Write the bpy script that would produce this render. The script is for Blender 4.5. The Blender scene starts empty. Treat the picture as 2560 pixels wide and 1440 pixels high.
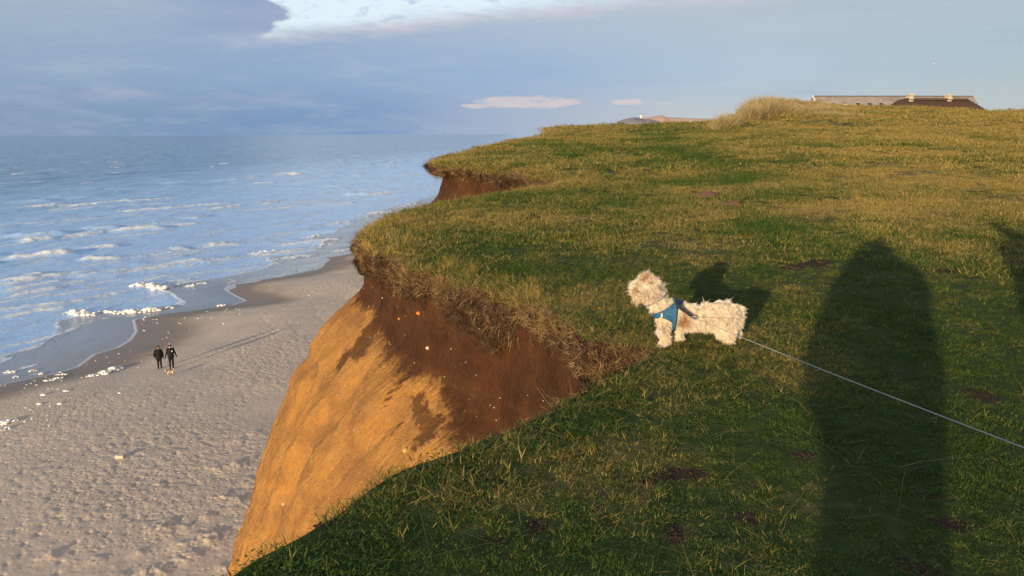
import bpy, bmesh, math, random, time
import numpy as np
from mathutils import Vector, Matrix, Euler, Quaternion
from mathutils.bvhtree import BVHTree
from mathutils.geometry import delaunay_2d_cdt

T0 = time.time()
random.seed(7)
rng = np.random.default_rng(7)
scene = bpy.context.scene
COL = scene.collection

# ------------------------------------------------------------------ camera
EYE = 1.6
PITCH = math.radians(11.39)
ROLL = math.radians(-0.30)
FPX = 1920.0
cam_data = bpy.data.cameras.new('camera')
cam_data.sensor_width = 36
cam_data.lens = 36 * FPX / 2560
cam_data.clip_start = 0.05
cam_data.clip_end = 60000
cam = bpy.data.objects.new('camera', cam_data)
COL.objects.link(cam)
CAMROT = Matrix.Rotation(math.pi / 2 - PITCH, 3, 'X') @ Matrix.Rotation(ROLL, 3, 'Z')
cam.matrix_world = Matrix.Translation((0, 0, EYE)) @ CAMROT.to_4x4()
scene.camera = cam
C3 = np.array(CAMROT)

# ------------------------------------------------------------------ sun and view
SUN_EL = math.radians(7.26)
SUN_AZ_TO = math.atan2(900, 1906)          # the light travels this way (right of +Y)
sun_dir = np.array([-math.sin(SUN_AZ_TO) * math.cos(SUN_EL), -math.cos(SUN_AZ_TO) * math.cos(SUN_EL), math.sin(SUN_EL)])
sl = bpy.data.lights.new('sun', 'SUN')
sl.energy = 5.0
sl.angle = math.radians(0.7)
sl.color = (1.0, 0.78, 0.50)
so = bpy.data.objects.new('sun', sl)
so.rotation_euler = Vector(sun_dir).to_track_quat('Z', 'Y').to_euler()
so.location = (0, 0, 60)
COL.objects.link(so)
vs = scene.view_settings
vs.view_transform = 'Standard'
vs.look = 'None'
vs.exposure = 0.36
vs.gamma = 1.0
vs.use_curve_mapping = False
scene.cycles.use_denoising = True
scene.cycles.max_bounces = 6
scene.cycles.diffuse_bounces = 3
scene.cycles.glossy_bounces = 3
scene.cycles.transmission_bounces = 4
scene.cycles.transparent_max_bounces = 6


def rays(px, py):
    v = np.stack([np.asarray(px, float) - 1280, 720 - np.asarray(py, float), np.full(np.shape(px), -FPX)], -1)
    d = v @ C3.T
    return d / np.linalg.norm(d, axis=-1, keepdims=True)


def azel(px, py):
    d = rays(px, py)
    return np.arctan2(d[..., 0], d[..., 1]), np.arcsin(d[..., 2])


# ------------------------------------------------------------------ node helper
class NT:
    def __init__(self, tree):
        self.t = tree
        self.n = tree.nodes
        self.l = tree.links

    def node(self, typ, **kw):
        nd = self.n.new(typ)
        for k, v in kw.items():
            setattr(nd, k, v)
        return nd

    def link(self, a, b):
        self.l.new(a, b)

    def put(self, sock, v):
        if isinstance(v, bpy.types.NodeSocket):
            self.l.new(v, sock)
        elif v is not None:
            if isinstance(v, (tuple, list)) and len(v) == 3 and sock.type == 'RGBA':
                v = (*v, 1)
            sock.default_value = v

    def math(self, op, a, b=None, c=None, clamp=False):
        nd = self.node('ShaderNodeMath', operation=op, use_clamp=clamp)
        self.put(nd.inputs[0], a)
        self.put(nd.inputs[1], b)
        self.put(nd.inputs[2], c)
        return nd.outputs[0]

    def add(self, a, b): return self.math('ADD', a, b)
    def sub(self, a, b): return self.math('SUBTRACT', a, b)
    def mul(self, a, b): return self.math('MULTIPLY', a, b)

    def step(self, v, lo, hi, o0=0.0, o1=1.0, kind='SMOOTHSTEP'):
        nd = self.node('ShaderNodeMapRange', interpolation_type=kind)
        self.put(nd.inputs[0], v)
        self.put(nd.inputs[1], lo)
        self.put(nd.inputs[2], hi)
        self.put(nd.inputs[3], o0)
        self.put(nd.inputs[4], o1)
        return nd.outputs[0]

    def mix(self, f, a, b, blend='MIX'):
        nd = self.node('ShaderNodeMix', data_type='RGBA', blend_type=blend)
        self.put(nd.inputs[0], f)
        self.put(nd.inputs[6], a)
        self.put(nd.inputs[7], b)
        return nd.outputs[2]

    def noise(self, vec, scale, detail=3, rough=0.55, dist=0.0, col=False):
        nd = self.node('ShaderNodeTexNoise')
        if vec is not None:
            self.link(vec, nd.inputs['Vector'])
        nd.inputs['Scale'].default_value = scale
        nd.inputs['Detail'].default_value = detail
        nd.inputs['Roughness'].default_value = rough
        nd.inputs['Distortion'].default_value = dist
        return nd.outputs['Color' if col else 'Fac']

    def voro(self, vec, scale, feature='F1', rnd=1.0):
        nd = self.node('ShaderNodeTexVoronoi', feature=feature)
        if vec is not None:
            self.link(vec, nd.inputs['Vector'])
        nd.inputs['Scale'].default_value = scale
        nd.inputs['Randomness'].default_value = rnd
        return nd.outputs[0]

    def attr(self, name, typ='GEOMETRY', out='Fac'):
        nd = self.node('ShaderNodeAttribute', attribute_name=name, attribute_type=typ)
        return nd.outputs[out]

    def pos(self):
        return self.node('ShaderNodeNewGeometry').outputs['Position']

    def scalev(self, vec, s):
        nd = self.node('ShaderNodeVectorMath', operation='MULTIPLY')
        self.put(nd.inputs[0], vec)
        nd.inputs[1].default_value = s
        return nd.outputs[0]

    def comb(self, x, y, z):
        nd = self.node('ShaderNodeCombineXYZ')
        self.put(nd.inputs[0], x)
        self.put(nd.inputs[1], y)
        self.put(nd.inputs[2], z)
        return nd.outputs[0]

    def curve(self, x, pts, x0, x1, y0, y1):
        """float curve through pts, input range x0..x1, output range y0..y1"""
        nd = self.node('ShaderNodeFloatCurve')
        cv = nd.mapping.curves[0]
        pts = sorted(((p[0] - x0) / (x1 - x0), (p[1] - y0) / (y1 - y0)) for p in pts)
        cv.points[0].location = pts[0]
        cv.points[1].location = pts[-1]
        for p in pts[1:-1]:
            cv.points.new(*p)
        for p in cv.points:
            p.handle_type = 'VECTOR' if False else 'AUTO_CLAMPED'
        nd.mapping.update()
        self.put(nd.inputs['Value'], self.step(x, x0, x1, kind='LINEAR'))
        return self.add(self.mul(nd.outputs[0], y1 - y0), y0)

    def bump(self, h, strength=0.5, dist=0.02, normal=None):
        nd = self.node('ShaderNodeBump')
        nd.inputs['Strength'].default_value = strength
        nd.inputs['Distance'].default_value = dist
        self.put(nd.inputs['Height'], h)
        if normal is not None:
            self.link(normal, nd.inputs['Normal'])
        return nd.outputs[0]


def new_mat(name):
    m = bpy.data.materials.new(name)
    m.use_nodes = True
    nt = NT(m.node_tree)
    p = m.node_tree.nodes['Principled BSDF']
    return m, nt, p


def lin(r, g, b):
    f = lambda c: (c / 255 / 12.92) if c <= 10.3 else ((c / 255 + 0.055) / 1.055) ** 2.4
    return (f(r), f(g), f(b))


# ------------------------------------------------------------------ world: sky with cloud banks
world = bpy.data.worlds.new('World')
scene.world = world
world.use_nodes = True
w = NT(world.node_tree)
bg = world.node_tree.nodes['Background']
sky = w.node('ShaderNodeTexSky', sky_type='NISHITA')
sky.sun_disc = False
sky.sun_elevation = SUN_EL
sky.sun_rotation = math.atan2(sun_dir[0], sun_dir[1])
sky.altitude = 20
sky.air_density = 1.0
sky.dust_density = 0.8
sky.ozone_density = 2.0
SKYK = 0.15
tc = w.node('ShaderNodeTexCoord').outputs['Generated']
sep = w.node('ShaderNodeSeparateXYZ')
w.link(tc, sep.inputs[0])
AZ = w.math('ARCTAN2', sep.outputs[0], sep.outputs[1])
EL = w.math('ARCSINE', sep.outputs[2])


def ae(pts):
    out = []
    for x, y in pts:
        a, e = azel(x, y)
        out.append((float(a), float(e)))
    return out


cvec = w.comb(AZ, w.mul(EL, 5.0), 0.0)
n_big = w.noise(cvec, 3.2, 4, 0.55, 0.3)
n_mid = w.noise(cvec, 9.0, 5, 0.6, 0.4)
n_fine = w.noise(w.comb(AZ, w.mul(EL, 3.0), 3.0), 30.0, 5, 0.62, 0.3)
nb = w.sub(n_big, 0.5)
nm = w.sub(n_mid, 0.5)
nf = w.sub(n_fine, 0.5)
# veil colour by azimuth (left = blue grey cloud bank, right = pale thin veil)
A0 = float(azel(0, 300)[0])
A1 = float(azel(2560, 300)[0])
azf = w.step(AZ, A0, A1, kind='LINEAR')


def ramp(fac, stops):
    nd = w.node('ShaderNodeValToRGB')
    cr = nd.color_ramp
    cr.elements[0].position = stops[0][0]
    cr.elements[0].color = (*lin(*stops[0][1]), 1)
    cr.elements[1].position = stops[-1][0]
    cr.elements[1].color = (*lin(*stops[-1][1]), 1)
    for p, c in stops[1:-1]:
        e = cr.elements.new(p)
        e.color = (*lin(*c), 1)
    w.link(fac, nd.inputs[0])
    return nd.outputs[0]


veil_hi = ramp(azf, [(0, (164, 182, 200)), (0.25, (160, 179, 204)), (0.5, (176, 192, 210)), (0.75, (184, 196, 206)), (1, (178, 196, 204))])
veil_mid = ramp(azf, [(0, (148, 170, 197)), (0.25, (146, 171, 203)), (0.5, (154, 180, 212)), (0.75, (178, 198, 214)), (1, (176, 194, 202))])
veil_lo = ramp(azf, [(0, (134, 156, 184)), (0.22, (126, 153, 190)), (0.34, (125, 154, 194)), (0.46, (160, 176, 202)), (0.7, (194, 200, 204)), (1, (190, 198, 198))])
deg = math.radians(1)
t_mid = w.step(w.add(EL, w.mul(nb, 0.02)), 0.6 * deg, 4.5 * deg)
t_hi = w.step(w.add(EL, w.mul(nb, 0.05)), 3.5 * deg, 9 * deg)
veil = w.mix(t_hi, w.mix(t_mid, veil_lo, veil_mid), veil_hi)
# soft tone variation inside the veil
veil = w.mix(w.mul(w.step(nm, -0.06, 0.22), 0.38), veil, (*lin(176, 191, 205), 1))
veil = w.mix(w.mul(w.step(nb, 0.0, 0.26), 0.28), veil, (*lin(134, 160, 198), 1))
# low line of cumulus tops
ltop = w.curve(AZ, ae([(0, 214), (60, 212), (110, 216), (190, 234), (240, 222), (280, 230), (330, 220), (370, 232), (480, 238), (560, 230), (620, 240), (720, 230), (800, 242), (1000, 250)]), A0, float(azel(1000, 250)[0]), 0.0, 0.12)
below = w.step(w.sub(w.add(EL, w.mul(nf, 0.014)), ltop), 0.0015, -0.0015)
rim = w.mul(below, w.step(w.sub(EL, ltop), -0.016, 0.0))
rim = w.mul(rim, w.step(AZ, float(azel(1000, 250)[0]), float(azel(300, 250)[0])))
veil = w.mix(w.mul(w.mul(rim, w.step(n_mid, .38, .6, .3, 1.0)), 0.40), veil, (*lin(178, 178, 200), 1))
# diagonal lighter shaft of air right of the dark wedge
# small bright clouds over the right horizon
sc_v = w.comb(w.mul(AZ, 1.0), w.mul(EL, 3.4), 7.7)
sc_n = w.noise(sc_v, 26, 5, 0.6, 0.2)


def blob(cx, cy, wx, wy):
    a, e = azel(cx, cy)
    da = w.mul(w.sub(AZ, float(a)), 1920 / wx)
    de = w.mul(w.sub(EL, float(e)), 1920 / wy)
    r2 = w.add(w.mul(da, da), w.mul(de, de))
    return w.step(r2, 1.0, 0.0)


blobs = w.math('MAXIMUM', blob(1320, 256, 190, 22), w.math('MAXIMUM', blob(1240, 264, 120, 10), w.math('MAXIMUM', w.mul(blob(1570, 253, 60, 13), 0.85), w.mul(blob(1640, 258, 90, 9), 0.6))))
bm_ = w.step(w.add(blobs, w.mul(w.sub(sc_n, 0.5), 2.2)), 0.45, 0.95)
bm_ = w.mul(bm_, w.step(blobs, 0.02, 0.3))
veil = w.mix(w.mul(bm_, 0.75), veil, (*lin(218, 206, 206), 1))
# the bright gap between the bank and the veil
gl = w.curve(AZ, ae([(560, 112), (640, 96), (760, 86), (900, 74), (1040, 58), (1180, 44), (1320, 32), (1450, 22), (1600, 8), (1800, -12), (2300, -60)]), float(azel(560, 100)[0]), float(azel(2300, -60)[0]), 0.0, 0.3)
gap_lo = w.step(w.sub(w.add(w.add(EL, w.mul(nf, 0.020)), w.mul(nm, 0.020)), gl), -0.006, 0.018)
bl_pts = ae([(560, -120), (600, -60), (640, -10), (700, 12), (724, 36), (722, 46), (690, 56), (684, 74), (650, 92)])
be_lo, be_hi = bl_pts[-1][1], bl_pts[0][1]
bl = w.curve(EL, [(e, a) for a, e in bl_pts], be_lo, be_hi, -0.6, 0.6)
gap_rt = w.step(w.sub(w.add(AZ, w.mul(nf, 0.030)), bl), -0.004, 0.008)
gap = w.mul(gap_lo, gap_rt)
gapfade = w.step(AZ, float(azel(2000, 0)[0]), float(azel(1150, 30)[0]))
gapcol = w.mix(w.step(n_fine, 0.52, 0.72), (*lin(226, 243, 252), 1), (*lin(196, 214, 232), 1))
gcol2 = w.mix(gapfade, (*lin(182, 204, 220), 1), gapcol)
# warm rim under the gap
rim2 = w.mul(w.step(w.sub(w.add(EL, w.mul(nf, 0.016)), gl), -0.016, -0.001), w.step(AZ, float(azel(500, 100)[0]), float(azel(760, 90)[0])))
rimw = w.mul(rim2, w.step(n_mid, 0.35, 0.62, 0.25, 0.8))
veil = w.mix(rimw, veil, (*lin(206, 204, 214), 1))
# dark nose of the bank left of the gap
nose = w.mul(w.mul(w.step(w.sub(w.add(AZ, w.mul(nf, 0.030)), bl), 0.004, -0.004), w.step(w.sub(w.add(AZ, w.mul(nm, 0.06)), bl), -0.16, -0.01)), w.step(EL, be_lo - 0.004, be_lo + 0.012))
veil = w.mix(w.mul(nose, 0.65), veil, (*lin(136, 158, 196), 1))
low = w.mix(w.mul(gap, 0.97), veil, gcol2)
# above the frame the broken veil thins out into the blue sky
up = w.step(w.add(EL, w.mul(nb, 0.3)), 0.17, 0.75)
skycol = w.mix(1.0, sky.outputs[0], (SKYK, SKYK, SKYK, 1), 'MULTIPLY')
cl2 = w.noise(w.comb(AZ, w.mul(EL, 2.0), 1.0), 2.4, 5, 0.55, 0.4)
upcol = w.mix(w.step(cl2, 0.36, 0.62, 0.35, 0.9), skycol, (*lin(200, 216, 238), 1))
full = w.mix(up, low, upcol)
# the same veil is thinner round the sun, behind the camera: the plain sky shows there
front = w.step(sep.outputs[1], -0.55, 0.1)
backc = w.mix(w.step(n_big, 0.45, 0.65, 0.0, 0.5), skycol, (*lin(200, 190, 190), 1))
full = w.mix(front, backc, full)
w.link(full, bg.inputs[0])
bg.inputs[1].default_value = 0.78


# ------------------------------------------------------------------ numpy noise
def _hash(ix, iy, iz, seed):
    n = (ix.astype(np.int64) * 374761393 + iy.astype(np.int64) * 668265263 + iz.astype(np.int64) * 1440662683 + seed * 1274126177) & 0xffffffff
    n = ((n ^ (n >> 13)) * 1274126177) & 0xffffffff
    n = ((n ^ (n >> 15)) * 2246822519) & 0xffffffff
    return ((n ^ (n >> 16)) & 0xffff) / 65535.0


def vn(x, y, z=0.0, seed=0):
    x = np.asarray(x, float)
    y = np.asarray(y, float) + 0 * x
    z = np.asarray(z, float) + 0 * x
    ix, iy, iz = np.floor(x), np.floor(y), np.floor(z)
    fx, fy, fz = x - ix, y - iy, z - iz
    fx = fx * fx * (3 - 2 * fx)
    fy = fy * fy * (3 - 2 * fy)
    fz = fz * fz * (3 - 2 * fz)
    r = 0
    for dx in (0, 1):
        for dy in (0, 1):
            for dz in (0, 1):
                wgt = (fx if dx else 1 - fx) * (fy if dy else 1 - fy) * (fz if dz else 1 - fz)
                r = r + wgt * _hash(ix + dx, iy + dy, iz + dz, seed)
    return r * 2 - 1


def fbm(x, y, z=0.0, o=4, seed=0, g=0.5):
    a, s, t = 1.0, 0.0, 0.0
    for k in range(o):
        s = s + a * vn(np.asarray(x) * 2 ** k, np.asarray(y) * 2 ** k, np.asarray(z) * 2 ** k, seed + k * 17)
        t += a
        a *= g
    return s / t


def sstep(v, a, b):
    t = np.clip((v - a) / (b - a), 0, 1)
    return t * t * (3 - 2 * t)


# ------------------------------------------------------------------ object helpers
def tag(o, label=None, cat=None, group=None, kind=None):
    if label: o['label'] = label
    if cat: o['category'] = cat
    if group: o['group'] = group
    if kind: o['kind'] = kind
    return o


def mesh_np(name, v, f, mats=(), smooth=True, parent=None, link=True):
    me = bpy.data.meshes.new(name)
    v = np.ascontiguousarray(v, dtype=np.float32)
    f = np.ascontiguousarray(f, dtype=np.int32)
    k = f.shape[1]
    me.vertices.add(len(v))
    me.vertices.foreach_set('co', v.ravel())
    me.loops.add(f.size)
    me.loops.foreach_set('vertex_index', f.ravel())
    me.polygons.add(len(f))
    me.polygons.foreach_set('loop_start', np.arange(0, f.size, k, dtype=np.int32))
    me.polygons.foreach_set('use_smooth', np.full(len(f), smooth))
    me.update(calc_edges=True)
    for m in mats:
        me.materials.append(m)
    o = bpy.data.objects.new(name, me)
    if link:
        COL.objects.link(o)
    if parent is not None:
        o.parent = parent
    return o


def fattr(o, name, vals):
    a = o.data.attributes.new(name, 'FLOAT', 'POINT')
    a.data.foreach_set('value', np.ascontiguousarray(vals, dtype=np.float32))


def empty(name, loc, rz=0.0, label=None, cat=None, group=None):
    o = bpy.data.objects.new(name, None)
    o.location = loc
    o.rotation_euler = (0, 0, rz)
    o.empty_display_size = 0.2
    COL.objects.link(o)
    return tag(o, label, cat, group)


def bm_obj(name, bm, mat, parent=None, smooth=False):
    me = bpy.data.meshes.new(name)
    bm.normal_update()
    bm.to_mesh(me)
    bm.free()
    if mat: me.materials.append(mat)
    if smooth:
        me.polygons.foreach_set('use_smooth', np.full(len(me.polygons), True))
    o = bpy.data.objects.new(name, me)
    COL.objects.link(o)
    if parent is not None: o.parent = parent
    return o


_ico = {}


def ico(sub):
    if sub not in _ico:
        bm = bmesh.new()
        bmesh.ops.create_icosphere(bm, subdivisions=sub, radius=1)
        v = np.array([p.co[:] for p in bm.verts])
        f = np.array([[q.index for q in p.verts] for p in bm.faces])
        bm.free()
        _ico[sub] = (v, f)
    return _ico[sub]


def caps_mesh(caps, sub=2, dens=0.35):
    """caps: (p0, r0, p1, r1) or (p, r) or (p, (rx,ry,rz)); returns verts, faces of many balls"""
    iv, jf = ico(sub)
    V, F, n = [], [], 0
    for c in caps:
        if len(c) == 2:
            balls = [(np.array(c[0], float), c[1])]
        else:
            p0, r0, p1, r1 = np.array(c[0], float), c[1], np.array(c[2], float), c[3]
            L = np.linalg.norm(p1 - p0)
            k = max(2, int(L / (dens * min(np.max(r0), np.max(r1)))) + 1)
            balls = [(p0 + (p1 - p0) * t, np.asarray(r0) + (np.asarray(r1) - np.asarray(r0)) * t) for t in np.linspace(0, 1, k)]
        for p, r in balls:
            V.append(iv * r + p)
            F.append(jf + n)
            n += len(iv)
    return np.concatenate(V), np.concatenate(F)


def solid(name, caps, voxel, mat, parent=None, smooth=4, sub=2, link=True):
    """union of balls and tapered limbs, remeshed to one continuous skin"""
    v, f = caps_mesh(caps, sub)
    o = mesh_np(name, v, f, [mat])
    rm = o.modifiers.new('r', 'REMESH')
    rm.mode = 'VOXEL'
    rm.voxel_size = voxel
    rm.use_smooth_shade = True
    if smooth:
        sm = o.modifiers.new('s', 'SMOOTH')
        sm.iterations = smooth
        sm.factor = 0.5
    dg = bpy.context.evaluated_depsgraph_get()
    dg.update()
    me = bpy.data.meshes.new_from_object(o.evaluated_get(dg))
    old = o.data
    o.modifiers.clear()
    o.data = me
    me.name = name
    if not me.materials: me.materials.append(mat)
    bpy.data.meshes.remove(old)
    if parent is not None: o.parent = parent
    if not link: COL.objects.unlink(o)
    return o


def tube(name, pts, rad, mat, parent=None, seg=8, smooth=True):
    pts = [Vector(p) for p in pts]
    n = len(pts)
    rad = [rad] * n if np.isscalar(rad) else rad
    V = []
    up = Vector((0.13, 0.21, 0.97)).normalized()
    for i, p in enumerate(pts):
        t = (pts[min(i + 1, n - 1)] - pts[max(i - 1, 0)]).normalized()
        a = t.cross(up)
        if a.length < 1e-3: a = t.orthogonal()
        a.normalize()
        b = t.cross(a)
        for k in range(seg):
            an = 2 * math.pi * k / seg
            V.append(p + (a * math.cos(an) + b * math.sin(an)) * rad[i])
    F = []
    for i in range(n - 1):
        for k in range(seg):
            k2 = (k + 1) % seg
            F.append((i * seg + k, i * seg + k2, (i + 1) * seg + k2, (i + 1) * seg + k))
    me = bpy.data.meshes.new(name)
    me.from_pydata([v[:] for v in V], [], F + [tuple(range(seg))[::-1], tuple(range((n - 1) * seg, n * seg))])
    me.materials.append(mat)
    if smooth: me.polygons.foreach_set('use_smooth', np.full(len(me.polygons), True))
    o = bpy.data.objects.new(name, me)
    COL.objects.link(o)
    if parent is not None: o.parent = parent
    return o


def prism_box(bm, lo, hi):
    r = bmesh.ops.create_cube(bm, size=1)
    for v in r['verts']:
        v.co = Vector([lo[i] + (v.co[i] + 0.5) * (hi[i] - lo[i]) for i in range(3)])
    return r['verts']


# ------------------------------------------------------------------ lie of the land
SEA_Z = -15.0
_rk = [0, 3, 6, 11, 18, 26, 40, 55, 70, 80, 88, 100, 130, 700]
_zl = [0, 0, .03, .16, .42, .75, 1.42, 2.08, 2.15, 2.1, 2.0, 1.0, 0.5, 0.0]
_zr = [0, .01, .06, .22, .52, .92, 1.75, 2.75, 3.8, 4.4, 4.3, 1.2, 0.5, 0.0]
_sk = [(1200, 334), (1400, 321), (1500, 316), (1600, 316), (1700, 311), (1780, 305), (1840, 294), (1900, 269), (1960, 261), (2030, 258), (2100, 264), (2230, 265), (2330, 270), (2460, 277), (2560, 278), (2900, 282)]
_sa, _se = azel([p[0] for p in _sk], [p[1] for p in _sk])
_st = np.tan(_se)


def ground_base(x, y):
    x = np.asarray(x, float)
    y = np.asarray(y, float)
    r = np.hypot(x, y)
    az = np.arctan2(x, y)
    A = np.interp(az, _sa, _st)
    k = (1.6 + 80 * A - 2.4) / (4.4 - 2.4)
    L = np.interp(r, _rk, _zl)
    R = np.interp(r, _rk, _zr)
    k = k * sstep(-np.abs(az), -2.4, -1.2)
    # smooth the knots a little by averaging two radii
    L = (L + np.interp(r * 1.04, _rk, _zl) + np.interp(r * .96, _rk, _zl)) / 3
    R = (R + np.interp(r * 1.04, _rk, _zr) + np.interp(r * .96, _rk, _zr)) / 3
    z = L + k * (R - L)
    n = fbm(x * .9, y * .9, 0, 3, 3) * (.012 + .0008 * np.minimum(r, 60)) * sstep(r, 1, 5)
    n = n + fbm(x * 3.1, y * 3.1, 0, 2, 6) * .012 * sstep(r, 1.5, 4) * (1 - sstep(r, 22, 30))
    n = n + fbm(x * .22, y * .22, 0, 3, 9) * .0016 * np.minimum(r, 80) * sstep(r, 6, 25)
    return z + n


def hit_ground(px, py, func=ground_base, zc=None):
    px = np.atleast_1d(np.asarray(px, float))
    py = np.atleast_1d(np.asarray(py, float))
    d = rays(px, py)
    out = np.zeros((len(px), 3))
    if zc is not None:
        t = (zc - EYE) / d[:, 2]
        return d * t[:, None] + np.array([0, 0, EYE])
    t = np.geomspace(1.5, 140, 2600)
    for i in range(len(px)):
        p = d[i][None, :] * t[:, None]
        h = p[:, 2] + EYE - func(p[:, 0], p[:, 1])
        j = np.argmax(h < 0)
        if h[j] >= 0: j = len(t) - 1
        out[i] = (p[j, 0], p[j, 1], func(p[j, 0], p[j, 1]))
    return out


# brink of the cliff, from behind the camera towards the far end
near = [(560, 1446), (640, 1392), (740, 1338), (860, 1272), (950, 1200), (1030, 1152), (1150, 1118), (1225, 1084), (1300, 1062), (1392, 1010), (1470, 974), (1545, 928), (1618, 888)]
bay1 = [(1640, 868), (1600, 852), (1530, 846), (1465, 838), (1420, 800), (1385, 766), (1320, 738), (1240, 712), (1160, 692), (1080, 664), (1010, 640), (955, 618), (915, 594), (896, 574)]
back1 = [(912, 558), (945, 542), (1000, 522), (1060, 508), (1120, 500), (1200, 484), (1300, 469), (1385, 457)]
bay2 = [(1425, 449), (1392, 442), (1335, 437), (1282, 428), (1240, 421), (1200, 414), (1150, 408), (1110, 404), (1090, 400)]
back2 = [(1092, 392), (1118, 386), (1180, 377), (1232, 362), (1272, 351), (1325, 343), (1368, 333), (1388, 325)]
far3 = [(1384, 319), (1400, 313)]
allpx = near + bay1 + back1 + bay2 + back2 + far3
W = hit_ground([p[0] for p in allpx], [p[1] for p in allpx])[:, :2]
pre = np.array([(-40, -420), (-22, -200), (-12, -90), (-8, -45), (-6.2, -22), (-5.2, -10), (-4.3, -4), (-3.3, -.8), (-2.1, 1.1)])
last = W[-1]
post = np.array([last + (1.5, 4), last + (2.2, 14), last + (5, 40), last + (10, 100), last + (20, 240), last + (60, 640)])
edge_ctrl = np.concatenate([pre, W, post])
# resample: dense near by, coarse far away
P = []
for i in range(len(edge_ctrl) - 1):
    a, b = edge_ctrl[i], edge_ctrl[i + 1]
    L = np.linalg.norm(b - a)
    m = (a + b) / 2
    r = max(np.hypot(*m), 2.5)
    vis = m[1] > -3
    st = r * (.0055 if vis else .08)
    k = max(1, int(L / st))
    for j in range(k): P.append(a + (b - a) * j / k)
P.append(edge_ctrl[-1])
E0 = np.array(P)


def gsmooth(P, arc, sig):
    """gaussian smoothing along the arc, sig may be an array"""
    out = np.zeros_like(P)
    sig = np.broadcast_to(sig, len(P))
    wts = np.gradient(arc)
    for i in range(len(P)):
        g = np.exp(-.5 * ((arc - arc[i]) / sig[i]) ** 2) * wts
        out[i] = (g[:, None] * P).sum(0) / g.sum()
    return out


arc = np.concatenate([[0], np.cumsum(np.linalg.norm(np.diff(E0, axis=0), axis=1))])
re = np.maximum(np.hypot(E0[:, 0], E0[:, 1]), 2.5)
E = gsmooth(E0, arc, np.clip(re * .010, .04, 3))
E[0], E[-1] = E0[0], E0[-1]
tan = np.gradient(E, axis=0)
tan /= np.linalg.norm(tan, axis=1)[:, None]
nrm = np.stack([-tan[:, 1], tan[:, 0]], 1)          # seaward (left of travel)
# ragged lip
wob = fbm(arc * 1.6, 0 * arc, 0, 4, 5) * .05 * np.clip(re / 8, .5, 3)
E = E + nrm * wob[:, None] * ((re < 120))[:, None]
arc = np.concatenate([[0], np.cumsum(np.linalg.norm(np.diff(E, axis=0), axis=1))])
nE = len(E)
sgn = gsmooth(nrm, arc, np.clip(re * .03, .25, 6))
sgn /= np.linalg.norm(sgn, axis=1)[:, None]
Bs = gsmooth(E, arc, np.clip(re * .35, 3.0, 30))
Bs = Bs + np.array([-6.4, 0.4])
print('edge', nE, time.time() - T0)


def edge_dist(x, y, maxr=1e9):
    """distance to the brink polyline (chunked)"""
    x = np.asarray(x, float).ravel()
    y = np.asarray(y, float).ravel()
    d = np.full(len(x), 1e3)
    idx = np.zeros(len(x), int)
    A = E[:-1]
    B = E[1:]
    AB = B - A
    L2 = (AB ** 2).sum(1) + 1e-12
    for s in range(0, len(x), 3000):
        p = np.stack([x[s:s + 3000], y[s:s + 3000]], 1)
        AP = p[:, None, :] - A[None]
        t = np.clip((AP * AB[None]).sum(2) / L2[None], 0, 1)
        q = AP - t[..., None] * AB[None]
        dd = (q ** 2).sum(2)
        j = dd.argmin(1)
        d[s:s + 3000] = np.sqrt(dd[np.arange(len(p)), j])
        idx[s:s + 3000] = j
    return d, idx


poly = np.concatenate([E, [(700, 700), (700, -420)]])


def inside(x, y):
    x = np.asarray(x, float)
    y = np.asarray(y, float)
    c = np.zeros(len(x), bool)
    x0, y0 = poly[:, 0], poly[:, 1]
    x1, y1 = np.roll(x0, -1), np.roll(y0, -1)
    for a, b, cc, dd in zip(x0, y0, x1, y1):
        if b == dd: continue
        m = ((b > y) != (dd > y))
        if not m.any(): continue
        c ^= m & (x < (cc - a) * (y - b) / (dd - b) + a)
    return c


def lip_drop(d, r):
    return (-.07 * np.exp(-d / .13) - .05 * np.exp(-d / .5)) * np.clip((r - 4) / 5, .2, 1)


def ground_z(x, y, d=None):
    z = ground_base(x, y)
    if d is None: d, _ = edge_dist(x, y)
    return z + lip_drop(d, np.hypot(x, y).ravel()).reshape(np.shape(z))


# bare patches and molehills: (px, py, half width px, half height px)
bare_px = [(2040, 660, 60, 12), (1985, 668, 40, 8), (1700, 1184, 75, 22), (1640, 1205, 60, 14), (1335, 1318, 50, 17), (1870, 1300, 45, 16),
           (1690, 1335, 45, 18), (2195, 950, 26, 7), (2010, 1140, 35, 12), (1560, 378, 45, 6), (1470, 392, 30, 5), (2150, 512, 20, 4), (2255, 562, 24, 4),
           (1935, 518, 26, 4), (2080, 495, 30, 5), (2440, 985, 60, 12), (2380, 1310, 70, 18), (2300, 1420, 80, 18), (1240, 1350, 40, 12), (1560, 1010, 30, 10), (2350, 680, 60, 8),
           (1050, 1165, 30, 8), (820, 1300, 40, 8), (2330, 1240, 60, 10)]
bw = hit_ground([b[0] for b in bare_px], [b[1] for b in bare_px])
bw_x = hit_ground([b[0] + b[2] for b in bare_px], [b[1] for b in bare_px])
bw_y = hit_ground([b[0] for b in bare_px], [b[1] - b[3] for b in bare_px])


def bare_mask(x, y):
    m = np.zeros(len(x))
    for c, a, b in zip(bw, bw_x, bw_y):
        rx = np.linalg.norm(a[:2] - c[:2])
        ry = np.linalg.norm(b[:2] - c[:2])
        dx, dy = x - c[0], y - c[1]
        ca = math.atan2(c[0], c[1])
        u = dx * math.cos(ca) - dy * math.sin(ca)
        v = dx * math.sin(ca) + dy * math.cos(ca)
        q = (u / rx) ** 2 + (v / ry) ** 2
        m = np.maximum(m, 1 - sstep(np.sqrt(q) + .35 * fbm(x * 9, y * 9, 0, 2, 77), .5, 1.15))
    return m


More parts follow.
